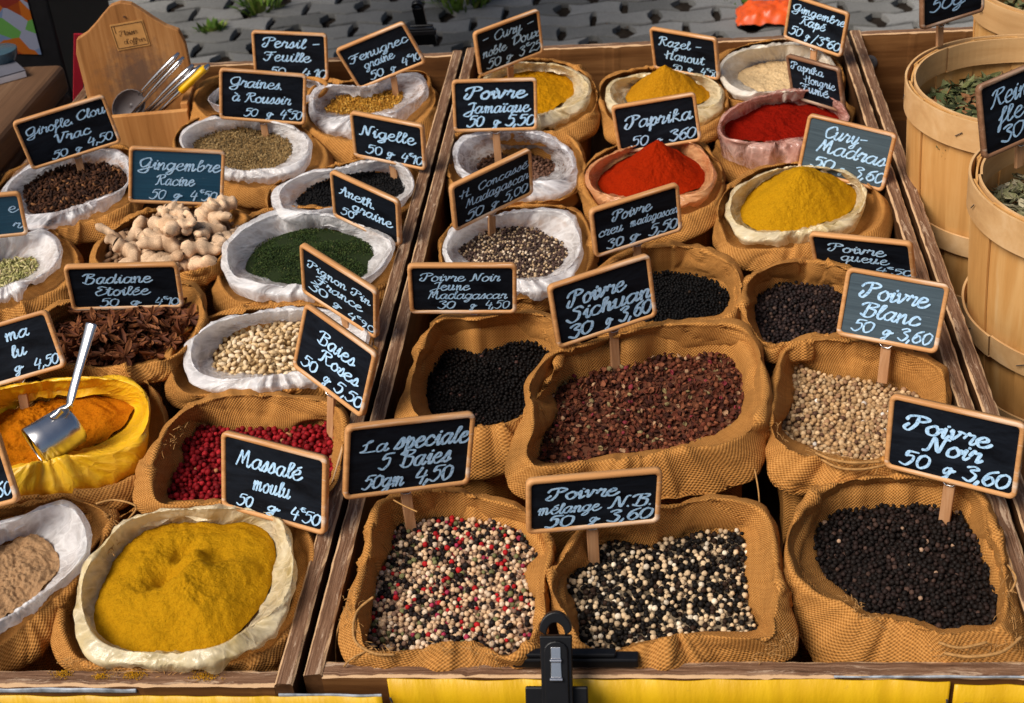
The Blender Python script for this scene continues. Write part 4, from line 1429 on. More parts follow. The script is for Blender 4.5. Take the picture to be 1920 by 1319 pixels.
GINGM = [ginger_mesh(k) for k in range(9)]
random.seed(12)
scatter_copies(GINGM, 'ginger_root', 'ginger', 0.0215, 'knobbly dried ginger root in the heap on its burlap sack', 'ginger root', 'dried ginger roots in the sack', None, 0.016, tilt=0.35, lift=0.008, power=0.9, maxn=90, rmax=0.86)

# ------------------------------------------------------------------ handwriting: one-line glyphs, x-height 1
G = {
    'a': (1.0, '.8,.85 .45,1 .1,.6 .15,.1 .45,0 .72,.5 .82,.95|.82,.95 .74,.25 .88,0 1.08,.25'),
    'b': (.85, '.1,.9 .45,1.6 .4,2 .2,1.7 .15,.2 .45,0 .75,.4 .6,.9 .25,.6'),
    'c': (.8, '.75,.8 .45,1 .1,.55 .2,.08 .55,0 .85,.3'),
    'd': (1.05, '.75,.85 .4,1 .08,.5 .25,0 .6,.2 .8,.9 .95,2|.9,1.6 .78,.3 .92,0 1.1,.25'),
    'e': (.85, '.1,.42 .6,.65 .62,.95 .35,1 .08,.5 .3,0 .65,.08 .95,.42'),
    'f': (.6, '.1,.5 .55,1.5 .48,2 .28,1.6 .15,-.6 .0,-1 .1,-.2 .6,.4'),
    'g': (1.0, '.75,.85 .4,1 .08,.55 .3,.05 .65,.3 .8,.95|.8,.95 .7,-.4 .4,-1 .15,-.75 .6,-.1 1.05,.3'),
    'h': (.95, '.1,.5 .45,1.6 .4,2 .22,1.6 .15,0|.15,.4 .45,.95 .65,.8 .62,.15 .75,0 .98,.3'),
    'i': (.55, '.08,.5 .28,1 .26,.2 .38,0 .6,.3|.38,1.42 .42,1.5'),
    'k': (.9, '.15,.4 .45,1.6 .4,2 .2,1.6 .15,0|.65,.95 .2,.5 .55,.3 .75,0 .95,.2'),
    'l': (.55, '.1,.4 .48,1.5 .42,2 .25,1.7 .2,.3 .35,0 .6,.3'),
    'm': (1.25, '.05,.6 .2,1 .18,0|.2,.5 .45,1 .56,.8 .52,0|.55,.5 .8,1 .92,.8 .9,.15 1.03,0 1.25,.3'),
    'n': (.95, '.05,.6 .2,1 .18,0|.2,.5 .5,1 .64,.8 .6,.15 .74,0 .97,.3'),
    'o': (.85, '.45,1 .1,.6 .2,.05 .55,.02 .75,.5 .55,.97 .42,.98|.55,.95 .72,.8 .92,.85'),
    'p': (.9, '.1,.6 .3,1.15 .2,-1|.25,.5 .55,1 .78,.6 .55,.05 .25,.15|.55,.05 .95,.3'),
    'q': (.95, '.7,.85 .4,1 .08,.55 .3,.05 .6,.3 .78,.95|.78,.95 .66,-1|.68,-.5 .98,.25'),
    'r': (.75, '.02,.5 .22,1.15 .3,.88 .58,.92 .48,.2 .6,0 .82,.3'),
    's': (.7, '.02,.1 .42,1.12 .52,.3 .33,0 .08,.12|.33,0 .72,.3'),
    't': (.65, '.1,.4 .42,1.7 .3,.2 .45,0 .7,.3|.1,1.15 .68,1.25'),
    'u': (1.0, '.05,.7 .2,1 .15,.2 .4,0 .65,.5 .72,1|.72,1 .68,.15 .8,0 1,.3'),
    'v': (.85, '.03,.8 .18,1 .3,.05 .62,.85 .55,1.05 .9,.9'),
    'x': (.85, '.05,.9 .3,.9 .5,.1 .85,.1|.85,1.05 .05,0'),
    'y': (.95, '.05,.7 .2,1 .2,.2 .45,.1 .7,.9|.72,1 .6,-.6 .3,-1 .2,-.7 .95,.3'),
    'z': (.85, '.05,.85 .65,1 .1,.05 .45,-.05 .5,-.6 .25,-.9 .2,-.5 .9,.2'),
    'G': (1.3, '1.1,1.5 .9,2.05 .3,1.8 .05,1 .3,.3 .8,.5 1.05,1.2|1.05,1.2 .9,-.4 .5,-.9 .05,-.5 .5,0 1.3,.4'),
    'V': (1.2, '-.05,1.5 .25,2 .45,0 .95,1.7 .85,2.05 1.4,1.9'),
    'C': (1.1, '1.05,1.5 .9,2.05 .45,1.8 .08,.9 .3,.05 .75,.05 1.15,.5'),
    'R': (1.25, '.45,1.9 .25,.3 .0,.0|.0,1.4 .3,2 1.0,2 1.0,1.4 .4,1|.5,1 .85,.1 1.25,.2'),
    'P': (1.15, '.55,1.9 .48,.7 .2,.0 -.15,.2 .05,.65|-.15,1.25 .05,1.9 .75,2.15 1.15,1.75 .9,1.25 .52,1.15'),
    'F': (1.15, '-.1,1.5 .15,1.95 .6,1.8 1.2,2.05|.7,1.85 .55,.5 .25,0 -.15,.25|.2,.95 .95,1.1'),
    'N': (1.2, '-.1,.0 .15,.2 .35,1.9 .75,.1 1.0,1.8 1.25,2.05'),
    'A': (1.1, '0,0 .3,.4 .7,2 .85,0 1.1,.15|.15,.8 .95,.95'),
    'B': (1.2, '.45,1.9 .3,.1|-.1,1.5 .3,2.05 1.0,1.95 .95,1.4 .45,1.08 1.0,.8 .95,.15 .5,-.08 .05,.2'),
    'E': (1.1, '1.05,1.7 .65,2.05 .28,1.65 .65,1.1 .12,.6 .35,0 1.1,.35'),
    'M': (1.4, '-.05,.0 .2,1.2 .32,1.85 .5,.3|.48,.4 .82,1.9 .92,1.7 .95,.2 1.15,0 1.4,.35'),
    'L': (1.1, '.1,1.0 .7,1.75 .6,2.05 .4,1.5 .3,.35 -.05,.1 .35,.1 1.1,.12'),
    'H': (1.3, '.35,1.9 .2,0|1.05,2.05 .85,.1 1.2,.1|-.2,.7 .1,.6 .5,1.1 1.05,1.0'),
    'J': (1.0, '.1,1.6 .5,2 .95,1.95|.8,1.95 .6,-.3 .2,-.8 -.25,-.4 .3,.2 1.05,.4'),
    'S': (1.05, '1,1.6 .7,2.05 .25,1.6 .8,.9 .7,.15 .2,0 -.15,.4'),
    'D': (1.2, '.35,1.9 .22,.1|-.05,1.5 .4,2.05 1.1,1.6 1.0,.5 .2,0'),
    '0': (.95, '.5,1.7 .15,1.2 .1,.4 .4,0 .8,.4 .85,1.3 .5,1.72'),
    '1': (.6, '.05,1.15 .48,1.8 .35,0'),
    '2': (.95, '.1,1.35 .5,1.8 .8,1.4 .1,.02 .5,.12 .95,.05'),
    '3': (.9, '.1,1.5 .5,1.85 .8,1.5 .4,1 .8,.6 .5,-.05 .0,.2'),
    '4': (.95, '.42,1.85 .05,.6 .9,.72|.78,1.25 .55,-.15'),
    '5': (.95, '1.0,1.85 .4,1.78 .25,1|.25,1 .7,1.08 .8,.5 .4,-.05 0,.15'),
    '6': (.9, '.85,1.85 .3,1.25 .1,.4 .45,-.02 .8,.4 .5,.9 .15,.5'),
    '9': (.9, '.75,1.4 .4,1.8 .15,1.3 .45,.9 .75,1.4 .65,.5 .4,-.05'),
    '.': (.4, '.1,.0 .14,.06'), ',': (.4, '.18,.15 .0,-.45'), '-': (.9, '.1,.75 .75,.85'), '/': (.7, '.0,-.3 .6,2'),
    '€': (.55, '.55,2.25 .25,2.2 .12,1.8 .3,1.45 .6,1.55|.02,1.88 .42,1.9'), "'": (.3, '.18,2 .1,1.5'), ' ': (.75, ''),
    '°': (.5, '.3,2.2 .12,1.95 .3,1.75 .42,2 .3,2.2'),
    '@': (1.15, '.6,.85 .35,1.05 .1,.6 .3,.2 .58,.6 .66,1|.66,1 .52,-.4 .25,-.85 .1,-.5 .55,.1 .85,.85 .9,.6 1.1,.75'),      # the scribbled "gr"
}
ACC = {'é': ('e', '.35,1.3 .68,1.65'), 'à': ('a', '.3,1.7 .58,1.35'), 'ï': ('i', '.1,1.5 .13,1.56|.5,1.5 .53,1.56'), 'î': ('i', '.0,1.35 .3,1.7 .6,1.35'), 'ê': ('e', '.1,1.35 .4,1.65 .65,1.35')}


def strokes_of(txt):
    """list of polylines (x right, y up) and the total advance"""
    out, x = [], 0.0
    for ch in txt:
        extra = None
        if ch in ACC:
            ch, extra = ACC[ch]
        adv, s = G[ch]
        for st in (s.split('|') if s else []) + (extra.split('|') if extra else []):
            pts = np.array([[float(q) for q in p.split(',')] for p in st.split()])
            pts = pts + rng.normal(0, 0.025, pts.shape)
            pts[:, 0] += x
            out.append(pts)
        x += adv + rng.normal(0, 0.03)
    return out, x


def lettering(name, lines, w, h, parent, mat, z, slant=0.22, weight=0.11, wmin=0.00062, xs=0.80):
    """lines: (text, u0, u1, v of the baseline, x-height as share of the sign height)"""
    V, Q = [], []
    lay = 0
    for (txt, u0, u1, vb, xh) in lines:
        sts, adv = strokes_of(txt)
        sy = xh * h * xs
        sx = (u1 - u0) * w / max(adv, 0.1)
        hw = max(wmin, 0.80 * weight * (sy + sx) * 0.5)
        for st in sts:
            st = st.copy()
            yy = st[:, 1]
            st[:, 1] = np.where(yy > 1, 1 + (yy - 1) * 0.58, np.where(yy < 0, yy * 0.66, yy))
            P = catmull(st, 7)
            P = np.stack([(P[:, 0] * sx + slant * P[:, 1] * sy) + (u0 - 0.5) * w, P[:, 1] * sy + (0.5 - (0.055 + 0.905 * vb)) * h], -1)
            n = len(P)
            T = np.gradient(P, axis=0)
            T /= np.linalg.norm(T, axis=1)[:, None] + 1e-9
            N = np.stack([-T[:, 1], T[:, 0]], -1)
            ww = hw * (0.72 + 0.55 * np.abs(T[:, 1])) * (1 + 0.14 * np.sin(np.arange(n) * 0.35 + rng.random() * 6)) * rng.uniform(0.85, 1.12)
            # rounded ends
            rows = []
            for a in (90, 55, 20):
                rows.append((P[0] - T[0] * hw * math.sin(RAD(a)), N[0], ww[0] * max(0.05, math.cos(RAD(a)))))
            rows += [(P[i], N[i], ww[i]) for i in range(n)]
            for a in (20, 55, 90):
                rows.append((P[-1] + T[-1] * hw * math.sin(RAD(a)), N[-1], ww[-1] * max(0.05, math.cos(RAD(a)))))
            base = len(V)
            lay += 1
            for i, (p, nn, q) in enumerate(rows):
                zz = z + 0.00003 * (lay % 12) + 0.000012 * i
                V.append((*(p + nn * q), zz))
                V.append((*(p - nn * q), zz))
            for i in range(len(rows) - 1):
                k = base + 2 * i
                Q.append((k, k + 1, k + 3, k + 2))
    o = link(name, mesh_np(name, np.array(V), np.array(Q), True), parent, mat)
    return o


# ------------------------------------------------------------------ slate price signs
def euler_R(a, l, r):
    ca, sa, cl, sl, cr, sr = math.cos(a), math.sin(a), math.cos(l), math.sin(l), math.cos(r), math.sin(r)
    # sign axes at rest: X right, Y up (world z), Z towards the camera (-y)
    B = np.array([[1, 0, 0], [0, 0, -1], [0, 1, 0]], float)
    Rz = np.array([[ca, -sa, 0], [sa, ca, 0], [0, 0, 1]])
    Rx = np.array([[1, 0, 0], [0, cl, -sl], [0, sl, cl]])
    Ry = np.array([[cr, -sr, 0], [sr, cr, 0], [0, 0, 1]])
    return Rz @ Rx @ B @ Ry


def project(P):
    d = P - CAM
    z = d @ AX_F
    return np.stack([960 + F_PX * (d @ AX_R) / z, 659.5 - F_PX * (d @ AX_U) / z], -1)


def fit_sign(corners, y0, asp0=0.66, lean0=-0.12):
    """the pose of a flat board of usual proportions whose lower edge stands at depth y0"""
    c = np.array(corners, float)
    bc = (c[2] + c[3]) / 2
    A = at_y(bc[0], bc[1], y0)
    w0 = np.linalg.norm(c[1] - c[0]) * np.dot(A - CAM, AX_F) / F_PX

    def pts(p):
        R = euler_R(p[0], p[1], p[2])
        w, hh = p[3], p[3] * p[4]
        A_ = A + np.array([p[5], 0, p[6]])
        q = np.array([[-w / 2, hh, 0], [w / 2, hh, 0], [w / 2, 0, 0], [-w / 2, 0, 0]])
        return q @ R.T + A_

    def res(p):
        e = (project(pts(p)) - c).ravel() / 2.0
        pri = [(p[0]) / 0.30, (p[1] - lean0) / 0.16, (p[2]) / 0.5, (p[4] - asp0) / 0.05, (p[3] - 0.105) / 0.02]
        return np.concatenate([e, pri])
    p = np.array([0.0, lean0, -math.atan2(c[1][1] - c[0][1], c[1][0] - c[0][0]), w0, asp0, 0, 0])
    for it in range(60):
        r = res(p)
        J = np.array([(res(p + 1e-5 * np.eye(7)[i]) - r) / 1e-5 for i in range(7)]).T
        st = np.linalg.lstsq(J.T @ J + 1e-4 * np.eye(7), J.T @ r, rcond=None)[0]
        p = p - np.clip(st, -0.15, 0.15)
    return p, A + np.array([p[5], 0, p[6]]), np.abs(project(pts(p)) - c).max()


def rrect(w, h, r, n=5):
    out = []
    for cx, cy, a0 in ((w / 2 - r, h / 2 - r, 0), (-w / 2 + r, h / 2 - r, 90), (-w / 2 + r, -h / 2 + r, 180), (w / 2 - r, -h / 2 + r, 270)):
        for i in range(n + 1):
            a = RAD(a0 + 90 * i / n)
            out.append((cx + r * math.cos(a), cy + r * math.sin(a)))
    return out


def sign(label, corners, lines, foot, zf=-0.012, board=None, frame=None, stake=0.05, asp=0.66, lean0=-0.12, stake_x=0.0, stake_up=False, weight=0.11):
    y0 = float(at_z(foot[0], foot[1], zf)[1]) - 0.012
    p, A, err = fit_sign(corners, y0, asp, lean0)
    R = euler_R(p[0], p[1], p[2])
    w, h = p[3], p[3] * p[4]
    root = bpy.data.objects.new('price_sign', None)
    COL.objects.link(root)
    root.empty_display_size = 0.02
    M = Matrix.Identity(4)
    ctr = A + R @ np.array([0, h / 2, 0])
    for i in range(3):
        for j in range(3):
            M[i][j] = R[i][j]
        M[i][3] = ctr[i]
    root.matrix_world = M
    tag(root, label, 'sign', 'slate price signs')
    fw = 0.0046
    O, I = rrect(w, h, 0.0065), rrect(w - 2 * fw, h - 2 * fw, 0.0035)
    n = len(O)
    V, F_ = [], []
    e = 0.0011
    O2, I2 = rrect(w - 2 * e, h - 2 * e, 0.006), rrect(w - 2 * fw + 2 * e, h - 2 * fw + 2 * e, 0.004)
    for L_, zz in ((O, -0.004), (O, 0.0012), (O2, 0.0024), (I2, 0.0024), (I, 0.0012), (I, -0.0005)):
        V += [(x, y, zz) for x, y in L_]
    for k in range(5):
        for i in range(n):
            i2 = (i + 1) % n
            F_.append((k * n + i, k * n + i2, (k + 1) * n + i2, (k + 1) * n + i))
    F_.append(tuple(range(n - 1, -1, -1)))
    me = bpy.data.meshes.new('frame')
    me.from_pydata(V, [], F_)
    me.update()
    for q in me.polygons:
        q.use_smooth = len(q.vertices) == 4
    link('frame', me, root, frame or FRAME)
    mb = MB()
    mb.prism(rrect(w - 2 * fw - 0.0002, h - 2 * fw - 0.0002, 0.0035), -0.002, 0.0004)
    mb.build('slate_panel', board or BOARD, root)
    lettering('lettering', lines, w, h, root, CHALK, 0.0006, weight=weight)
    # stake: straight down from the board's back, in world terms, to the foot
    if stake:
        sx = stake_x * w
        top = h * 0.5 if stake_up else -h * 0.1
        Mi = M.inverted().to_3x3()
        down = Mi @ Vector((0, 0, -1))
        down.z *= 0.3
        down.normalize()
        a = Vector((sx, top, -0.0072))
        b = Vector((sx, -h / 2, -0.0062))
        c = b + down * stake
        mb = MB()
        vs = []
        hw_, ht = 0.0052, 0.0021
        for q in (a, b, c):
            for dx, dz in ((-hw_, -ht), (hw_, -ht), (hw_, ht), (-hw_, ht)):
                vs.append(q + Vector((dx, 0, dz)))
        fs = [(3, 2, 1, 0), (8, 9, 10, 11)]
        for k in (0, 4):
            for i in range(4):
                fs.append((k + i, k + (i + 1) % 4, k + 4 + (i + 1) % 4, k + 4 + i))
        mb.add(vs, fs)
        mb.build('stake', STAKE, root, bevel=0.0008)
        mb = MB()
        y = -h / 2
        mb.tube([(sx - 0.0066, y + 0.001, -0.0045), (sx - 0.0066, y - 0.001, -0.003), (sx - 0.003, y - 0.0045, -0.0028), (sx + 0.003, y - 0.0045, -0.0028), (sx + 0.0066, y - 0.001, -0.003), (sx + 0.0066, y + 0.001, -0.0045)], 0.0007, 6)
        mb.build('staple', STEEL, root, smooth=True)
    SIGN_ERR.append((label[:40], round(err, 1), [round(float(v), 3) for v in p[:5]]))
    return root


SIGN_ERR = []
sign('slate sign reading Girofle Clou Vrac 50 g 4,50', [(22, 230), (194, 178), (229, 266), (60, 320)], [('Girofle.', .08, .60, .34, .13), ('Clou', .64, .95, .31, .13), ('Vrac', .34, .72, .64, .13), ('50', .25, .42, .95, .12), ('@', .50, .58, .95, .10), ('4,50', .65, .93, .90, .13)], (150, 318))
sign('teal blue slate sign reading Gingembre Racine behind the ginger roots', [(243, 275), (422, 283), (419, 387), (239, 380)], [('Gingembre', .10, .95, .36, .15), ('Racine', .28, .68, .66, .14), ('50', .22, .38, .94, .14), ('@', .46, .56, .94, .12), ('4€50', .64, .92, .94, .14)], (330, 405), -0.01, board=BOARD_BLUE_SHEEN)
sign('slate sign reading Graines à Roussir 50 gr 4,50', [(411, 129), (575, 139), (573, 236), (411, 222)], [('Graines.', .12, .74, .30, .14), ('à Roussir', .14, .82, .62, .14), ('50', .28, .44, .93, .13), ('@', .54, .62, .93, .12), ('4€50', .70, .95, .93, .14)], (490, 250))
sign('slate sign reading Persil Feuille 50 g 4,10 at the back', [(471, 55), (612, 66), (617, 150), (477, 148)], [('Persil -', .15, .90, .30, .15), ('Feuille', .15, .76, .62, .15), ('50', .20, .42, .98, .16), ('@', .48, .56, .98, .10), ('4,10', .64, .96, .99, .16)], (545, 160), -0.03)
sign('tilted slate sign reading Fenugrec graine 50 g 4,10', [(626, 95), (757, 40), (799, 118), (675, 167)], [('Fenugrec', .10, .92, .40, .13), ('graine', .22, .66, .64, .13), ('50', .22, .42, .93, .14), ('@', .52, .60, .93, .11), ('4€10', .70, .97, .90, .13)], (730, 176), -0.016)
sign('slate sign reading Nigelle 50 g 4,10', [(654, 208), (795, 236), (798, 320), (666, 293)], [('Nigelle', .12, .86, .46, .18), ('50', .18, .40, .88, .16), ('@', .46, .58, .88, .13), ('4€10', .66, .95, .92, .16)], (725, 330), -0.014)
sign('slate sign reading Aneth graine above the dill', [(617, 318), (749, 378), (750, 464), (628, 405)], [('Aneth.', .12, .66, .40, .15), ('graine', .30, .88, .66, .15), ('50', .12, .32, .88, .14)], (685, 448))
sign('teal blue slate sign cut off by the left picture edge', [(-130, 377), (37, 360), (55, 440), (-112, 457)], [('e', .82, .92, .42, .16), ('r', .84, .94, .84, .15)], (-35, 486), -0.01, board=BOARD_BLUE_SHEEN)
sign('slate sign reading Badiane Etoilée over the star anise', [(118, 498), (333, 495), (346, 575), (136, 583)], [('Badiane', .14, .74, .38, .16), ('Etoilée', .22, .70, .68, .15), ('50', .25, .42, .96, .15), ('@', .52, .62, .96, .13), ('4€10', .74, .95, .96, .14)], (240, 594), -0.010, asp=0.56)
sign('steeply slanted slate sign reading Pignon Pin France', [(560, 454), (709, 547), (705, 636), (571, 548)], [('Pignon Pin', .10, .92, .36, .12), ('France', .20, .80, .62, .13), ('30', .10, .34, .84, .14), ('@', .42, .54, .88, .10), ('4€90', .62, .96, .94, .12)], (640, 622), -0.01)
sign('slate sign reading Baies Roses 50 gr 5,50 by the divider', [(572, 569), (708, 661), (678, 787), (551, 686)], [('Baies', .25, .76, .38, .15), ('Roses', .32, .86, .64, .15), ('50', .10, .32, .90, .15), ('@', .42, .52, .92, .12), ('5,50', .58, .96, .93, .15)], (605, 800), -0.022, stake=0.055)
sign('slate sign ending in 4,50 behind the turmeric scoop', [(-95, 636), (85, 577), (128, 690), (-62, 738)], [('ma', .52, .76, .30, .15), ('lu', .52, .68, .62, .15), ('@', .50, .60, .90, .12), ('4,50', .70, .95, .93, .14)], (30, 755), -0.018)
sign('slate sign corner ending in 60 at the lower left edge', [(-190, 850), (-8, 806), (40, 939), (-150, 990)], [('60', .80, .96, .90, .15)], (-50, 1022), -0.012)
sign('slate sign reading Massalé moulu 50 gr 4,50', [(417, 807), (613, 858), (612, 1005), (416, 950)], [('Massalé', .15, .76, .36, .16), ('moulu', .30, .66, .66, .15), ('50', .15, .30, .94, .13), ('@', .44, .56, .92, .10), ('4€50', .66, .94, .93, .13)], (515, 946), 0.018, stake=0.03)
sign('slate sign reading La speciale 5 Baies 50gm 4,50', [(650, 800), (890, 773), (881, 907), (641, 937)], [('La', .12, .32, .36, .12), ('speciale', .38, .96, .36, .17), ('5 Baies', .26, .82, .64, .17), ('50gm', .14, .46, .92, .15), ('4,50', .55, .84, .92, .17)], (770, 984), -0.022, stake=0.055, weight=.13)
sign('slate sign reading Poivre mélange N.B. 50 gr 3,60', [(986, 900), (1243, 880), (1236, 978), (987, 1002)], [('Poivre', .16, .66, .38, .16), ('mélange', .08, .54, .66, .14), ('N.B.', .62, .94, .64, .16), ('50', .14, .34, .94, .17), ('@', .46, .54, .92, .12), ('3,60', .60, .93, .92, .17)], (1133, 1046), -0.022, stake=0.055, weight=.13, asp=0.53)
sign('slate sign reading Poivre Noir 50 g 3,60 in the front right corner', [(1672, 737), (1922, 796), (1908, 937), (1655, 876)], [('Poivre', .14, .76, .40, .16), ('Noir', .30, .72, .64, .16), ('50', .12, .34, .92, .16), ('@', .44, .54, .94, .14), ('3,60', .60, .93, .93, .17)], (1782, 962), -0.024, stake=0.055, weight=.13)
sign('grey slate sign reading Poivre Blanc 50 g 3,60', [(1590, 502), (1781, 533), (1758, 666), (1566, 627)], [('Poivre', .18, .82, .36, .17), ('Blanc', .20, .78, .66, .16), ('50', .14, .34, .91, .14), ('@', .44, .54, .92, .12), ('3,60', .60, .92, .93, .15)], (1665, 714), -0.024, board=BOARD_GREY_SHEEN, stake=0.045, weight=.12)
sign('slate sign reading Poivre queue 30g 4,50', [(1514, 436), (1711, 457), (1716, 527), (1531, 506)], [('Poivre', .18, .72, .40, .16), ('queue', .28, .74, .64, .15), ('30g', .08, .34, .92, .14), ('4€50', .62, .97, .90, .13)], (1610, 532), -0.024, asp=0.52, stake_up=False)
sign('dark grey slate sign reading Cury Madras 50 g 3,60', [(1517, 212), (1681, 252), (1657, 361), (1494, 320)], [('Cury-', .22, .70, .30, .16), ('Madras', .18, .95, .58, .17), ('50', .14, .40, .88, .15), ('@', .46, .54, .88, .10), ('3,60', .62, .97, .90, .16)], (1570, 342), -0.01, board=BOARD_GREY_SHEEN)
sign('small slate sign reading Paprika Hongrie Fumé', [(1474, 101), (1573, 130), (1585, 213), (1486, 184)], [('Paprika', .08, .68, .26, .13), ('Hongrie', .30, .88, .52, .13), ('Fumé', .20, .72, .76, .14)], (1530, 204), -0.014, frame=FRAME_DARK)
sign('slate sign reading Gingembre Rapé 50 g 3,60 at the top', [(1481, -8), (1593, 22), (1577, 112), (1470, 68)], [('Gimgembre', .08, .96, .30, .13), ('Rapé', .24, .66, .56, .15), ('50', .08, .30, .88, .16), ('@', .36, .44, .88, .12), ('/3€60', .48, .95, .92, .16)], (1515, 128), -0.014)
sign('slate sign reading Razel Hanout behind the mustard cone', [(1217, 51), (1343, 73), (1350, 151), (1227, 128)], [('Razel -', .12, .76, .36, .16), ('Hanout', .20, .78, .70, .16), ('50', .28, .44, .98, .12), ('@', .52, .60, .96, .12), ('4€50', .72, .98, .98, .14)], (1290, 152), -0.01)
sign('slate sign reading Cury noble Doux 50 g 3,25', [(887, 62), (1011, 16), (1018, 99), (900, 145)], [('- Cury -', .10, .88, .30, .15), ('noble', .08, .44, .62, .14), ('Doux', .54, .95, .58, .15), ('50', .12, .34, .92, .16), ('@', .42, .52, .90, .13), ('3€25', .62, .95, .90, .16)], (962, 148), -0.012, asp=0.61)
sign('slate sign reading Poivre Jamaïque 50 gr 5,50', [(847, 150), (1006, 147), (1009, 243), (850, 249)], [('Poivre', .16, .86, .34, .17), ('Jamaïque', .16, .90, .64, .15), ('50', .16, .36, .93, .17), ('@', .46, .56, .94, .14), ('5,50', .62, .96, .93, .17)], (930, 300), -0.035, stake=0.055, weight=.13)
sign('slate sign reading Paprika 50 g 3,60 behind the red cone', [(1145, 202), (1304, 172), (1316, 266), (1160, 288)], [('Paprika', .14, .92, .50, .19), ('50', .16, .36, .92, .17), ('@', .46, .54, .92, .10), ('360', .62, .93, .92, .18)], (1232, 292), -0.01)
sign('slanted slate sign reading Concassé Madagascar 50 gr 5,00', [(844, 350), (995, 278), (999, 362), (852, 435)], [('H. Concassé', .10, .94, .34, .12), ('Madagascar', .16, .94, .60, .13), ('50', .14, .36, .92, .16), ('@', .46, .56, .90, .12), ('5,00', .62, .92, .90, .15)], (925, 436), -0.012, asp=0.60)
sign('slate sign reading Poivre creu Madagascar 30 gr 5,50', [(1104, 393), (1273, 345), (1278, 430), (1116, 486)], [('Poivre', .24, .66, .34, .15), ('creu', .06, .34, .60, .13), ('madagascar', .42, .96, .58, .12), ('30 @', .14, .52, .92, .15), ('5,50', .62, .94, .92, .17)], (1190, 520), -0.03, stake=0.04, weight=.13, asp=0.61)
sign('wide slate sign reading Poivre Noir Jeune Madagascar', [(762, 495), (970, 497), (968, 586), (770, 589)], [('Poivre Noir', .12, .84, .30, .12), ('Jeune', .22, .56, .50, .12), ('Madagascar', .18, .90, .70, .12), ('30', .26, .42, .92, .13), ('@', .56, .62, .92, .10), ('4,50', .70, .92, .92, .13)], (890, 652), -0.03, stake=0.06, asp=0.56, lean0=0.05, stake_x=0.1)
sign('slate sign reading Poivre Sichuan 30 g 3,60', [(1026, 537), (1218, 476), (1231, 592), (1046, 655)], [('Poivre', .16, .72, .40, .17), ('Sichuan', .14, .96, .66, .16), ('30', .12, .34, .93, .16), ('@', .48, .56, .93, .14), ('3,60', .62, .95, .92, .17)], (1160, 684), -0.020, stake=0.055, stake_x=0.08, weight=.14)

# ------------------------------------------------------------------ baskets
RIMZ = 0.125


def basket(label, cx, cy, rim, rt, rb, hgt, rot=0.0, herb=None):
    root = thing('split_wood_basket', label, 'basket', (cx, cy, rim - hgt), rot, 'round split wood baskets')
    nst = 16
    mb = MB()
    for k in range(nst):
        a0, a1 = 2 * math.pi * k / nst, 2 * math.pi * (k + 1.06) / nst
        lift = 0.0016 if k % 2 else -0.0010
        rows = []
        for s in np.linspace(0, 1, 9):
            r = rb + (rt - rb) * s ** 0.85 + 0.004 * math.sin(s * math.pi)
            for a in np.linspace(a0, a1, 5):
                for th in (0.0, -0.0022):
                    rr = r + lift + th - 0.0012 * math.cos((a - (a0 + a1) / 2) / (a1 - a0) * math.pi)
                    rows.append((rr * math.cos(a), rr * math.sin(a), hgt * s))
        fs = []
        for i in range(8):
            for j in range(4):
                o = (i * 5 + j) * 2
                fs.append((o, o + 2, o + 12, o + 10))
                fs.append((o + 1, o + 11, o + 13, o + 3))
            o = (i * 5) * 2
            fs.append((o, o + 10, o + 11, o + 1))
            o = (i * 5 + 4) * 2
            fs.append((o, o + 1, o + 11, o + 10))
        for i in (0, 8):
            for j in range(4):
                o = (i * 5 + j) * 2
                fs.append((o, o + 1, o + 3, o + 2))
        mb.add(rows, fs)
    mb.build('stave_wall', BASKET, root, smooth=False)
    mb = MB()
    mb.prism([((rb - 0.002) * math.cos(a), (rb - 0.002) * math.sin(a)) for a in np.linspace(0, 2 * math.pi, 40, endpoint=False)], 0.004, 0.010)
    mb.build('basket_bottom', BASKET, root)

    def rad(s):
        return rb + (rt - rb) * s ** 0.85 + 0.004 * math.sin(s * math.pi)

    def hoop(s0, s1, out, lap):
        V, Q = [], []
        n = 96
        for i in range(n + 1):
            a = 2 * math.pi * i / n + lap
            sp = 0.0022 * (i / n)
            for s, d in ((s0, 0.0004), (s0, 0.0030), (s1, 0.0030), (s1, 0.0004)):
                dd = d if out > 0 else -d
                r = rad(min(s, 1)) + (0.0022 if out > 0 else -0.004) + dd + sp * out
                wob = 0.0015 * noise.noise(Vector((math.cos(a) * 2, math.sin(a) * 2, s0 * 9)))
                V.append((r * math.cos(a), r * math.sin(a), hgt * s + wob))
        for i in range(n):
            for j in range(4):
                k = i * 4 + j
                k2 = i * 4 + (j + 1) % 4
                Q.append((k, k2, k2 + 4, k + 4))
        link('hoop', mesh_np('hoop', np.array(V), np.array(Q), False), root, HOOP)
        if out > 0:
            for i in range(9):
                a = lap + 2 * math.pi * (i + random.uniform(0.1, 0.6)) / 9
                sm = (s0 + s1) / 2
                r = rad(sm) + 0.0075
                t = Vector((-math.sin(a), math.cos(a), 0))
                c = Vector((r * math.cos(a), r * math.sin(a), hgt * sm))
                d = (t + Z * random.uniform(0.3, 1.2)).normalized() * 0.0055
                st = MB()
                st.tube([c - d, c + d], 0.0006, 5)
                st.build('staple', DARK_STEEL, root)
    hoop(0.865, 1.006, 1, 0.6)
    hoop(0.885, 1.004, -1, 1.9)
    hoop(0.335, 0.435, 1, 2.5)
    hoop(0.03, 0.11, 1, 4.0)
    return root


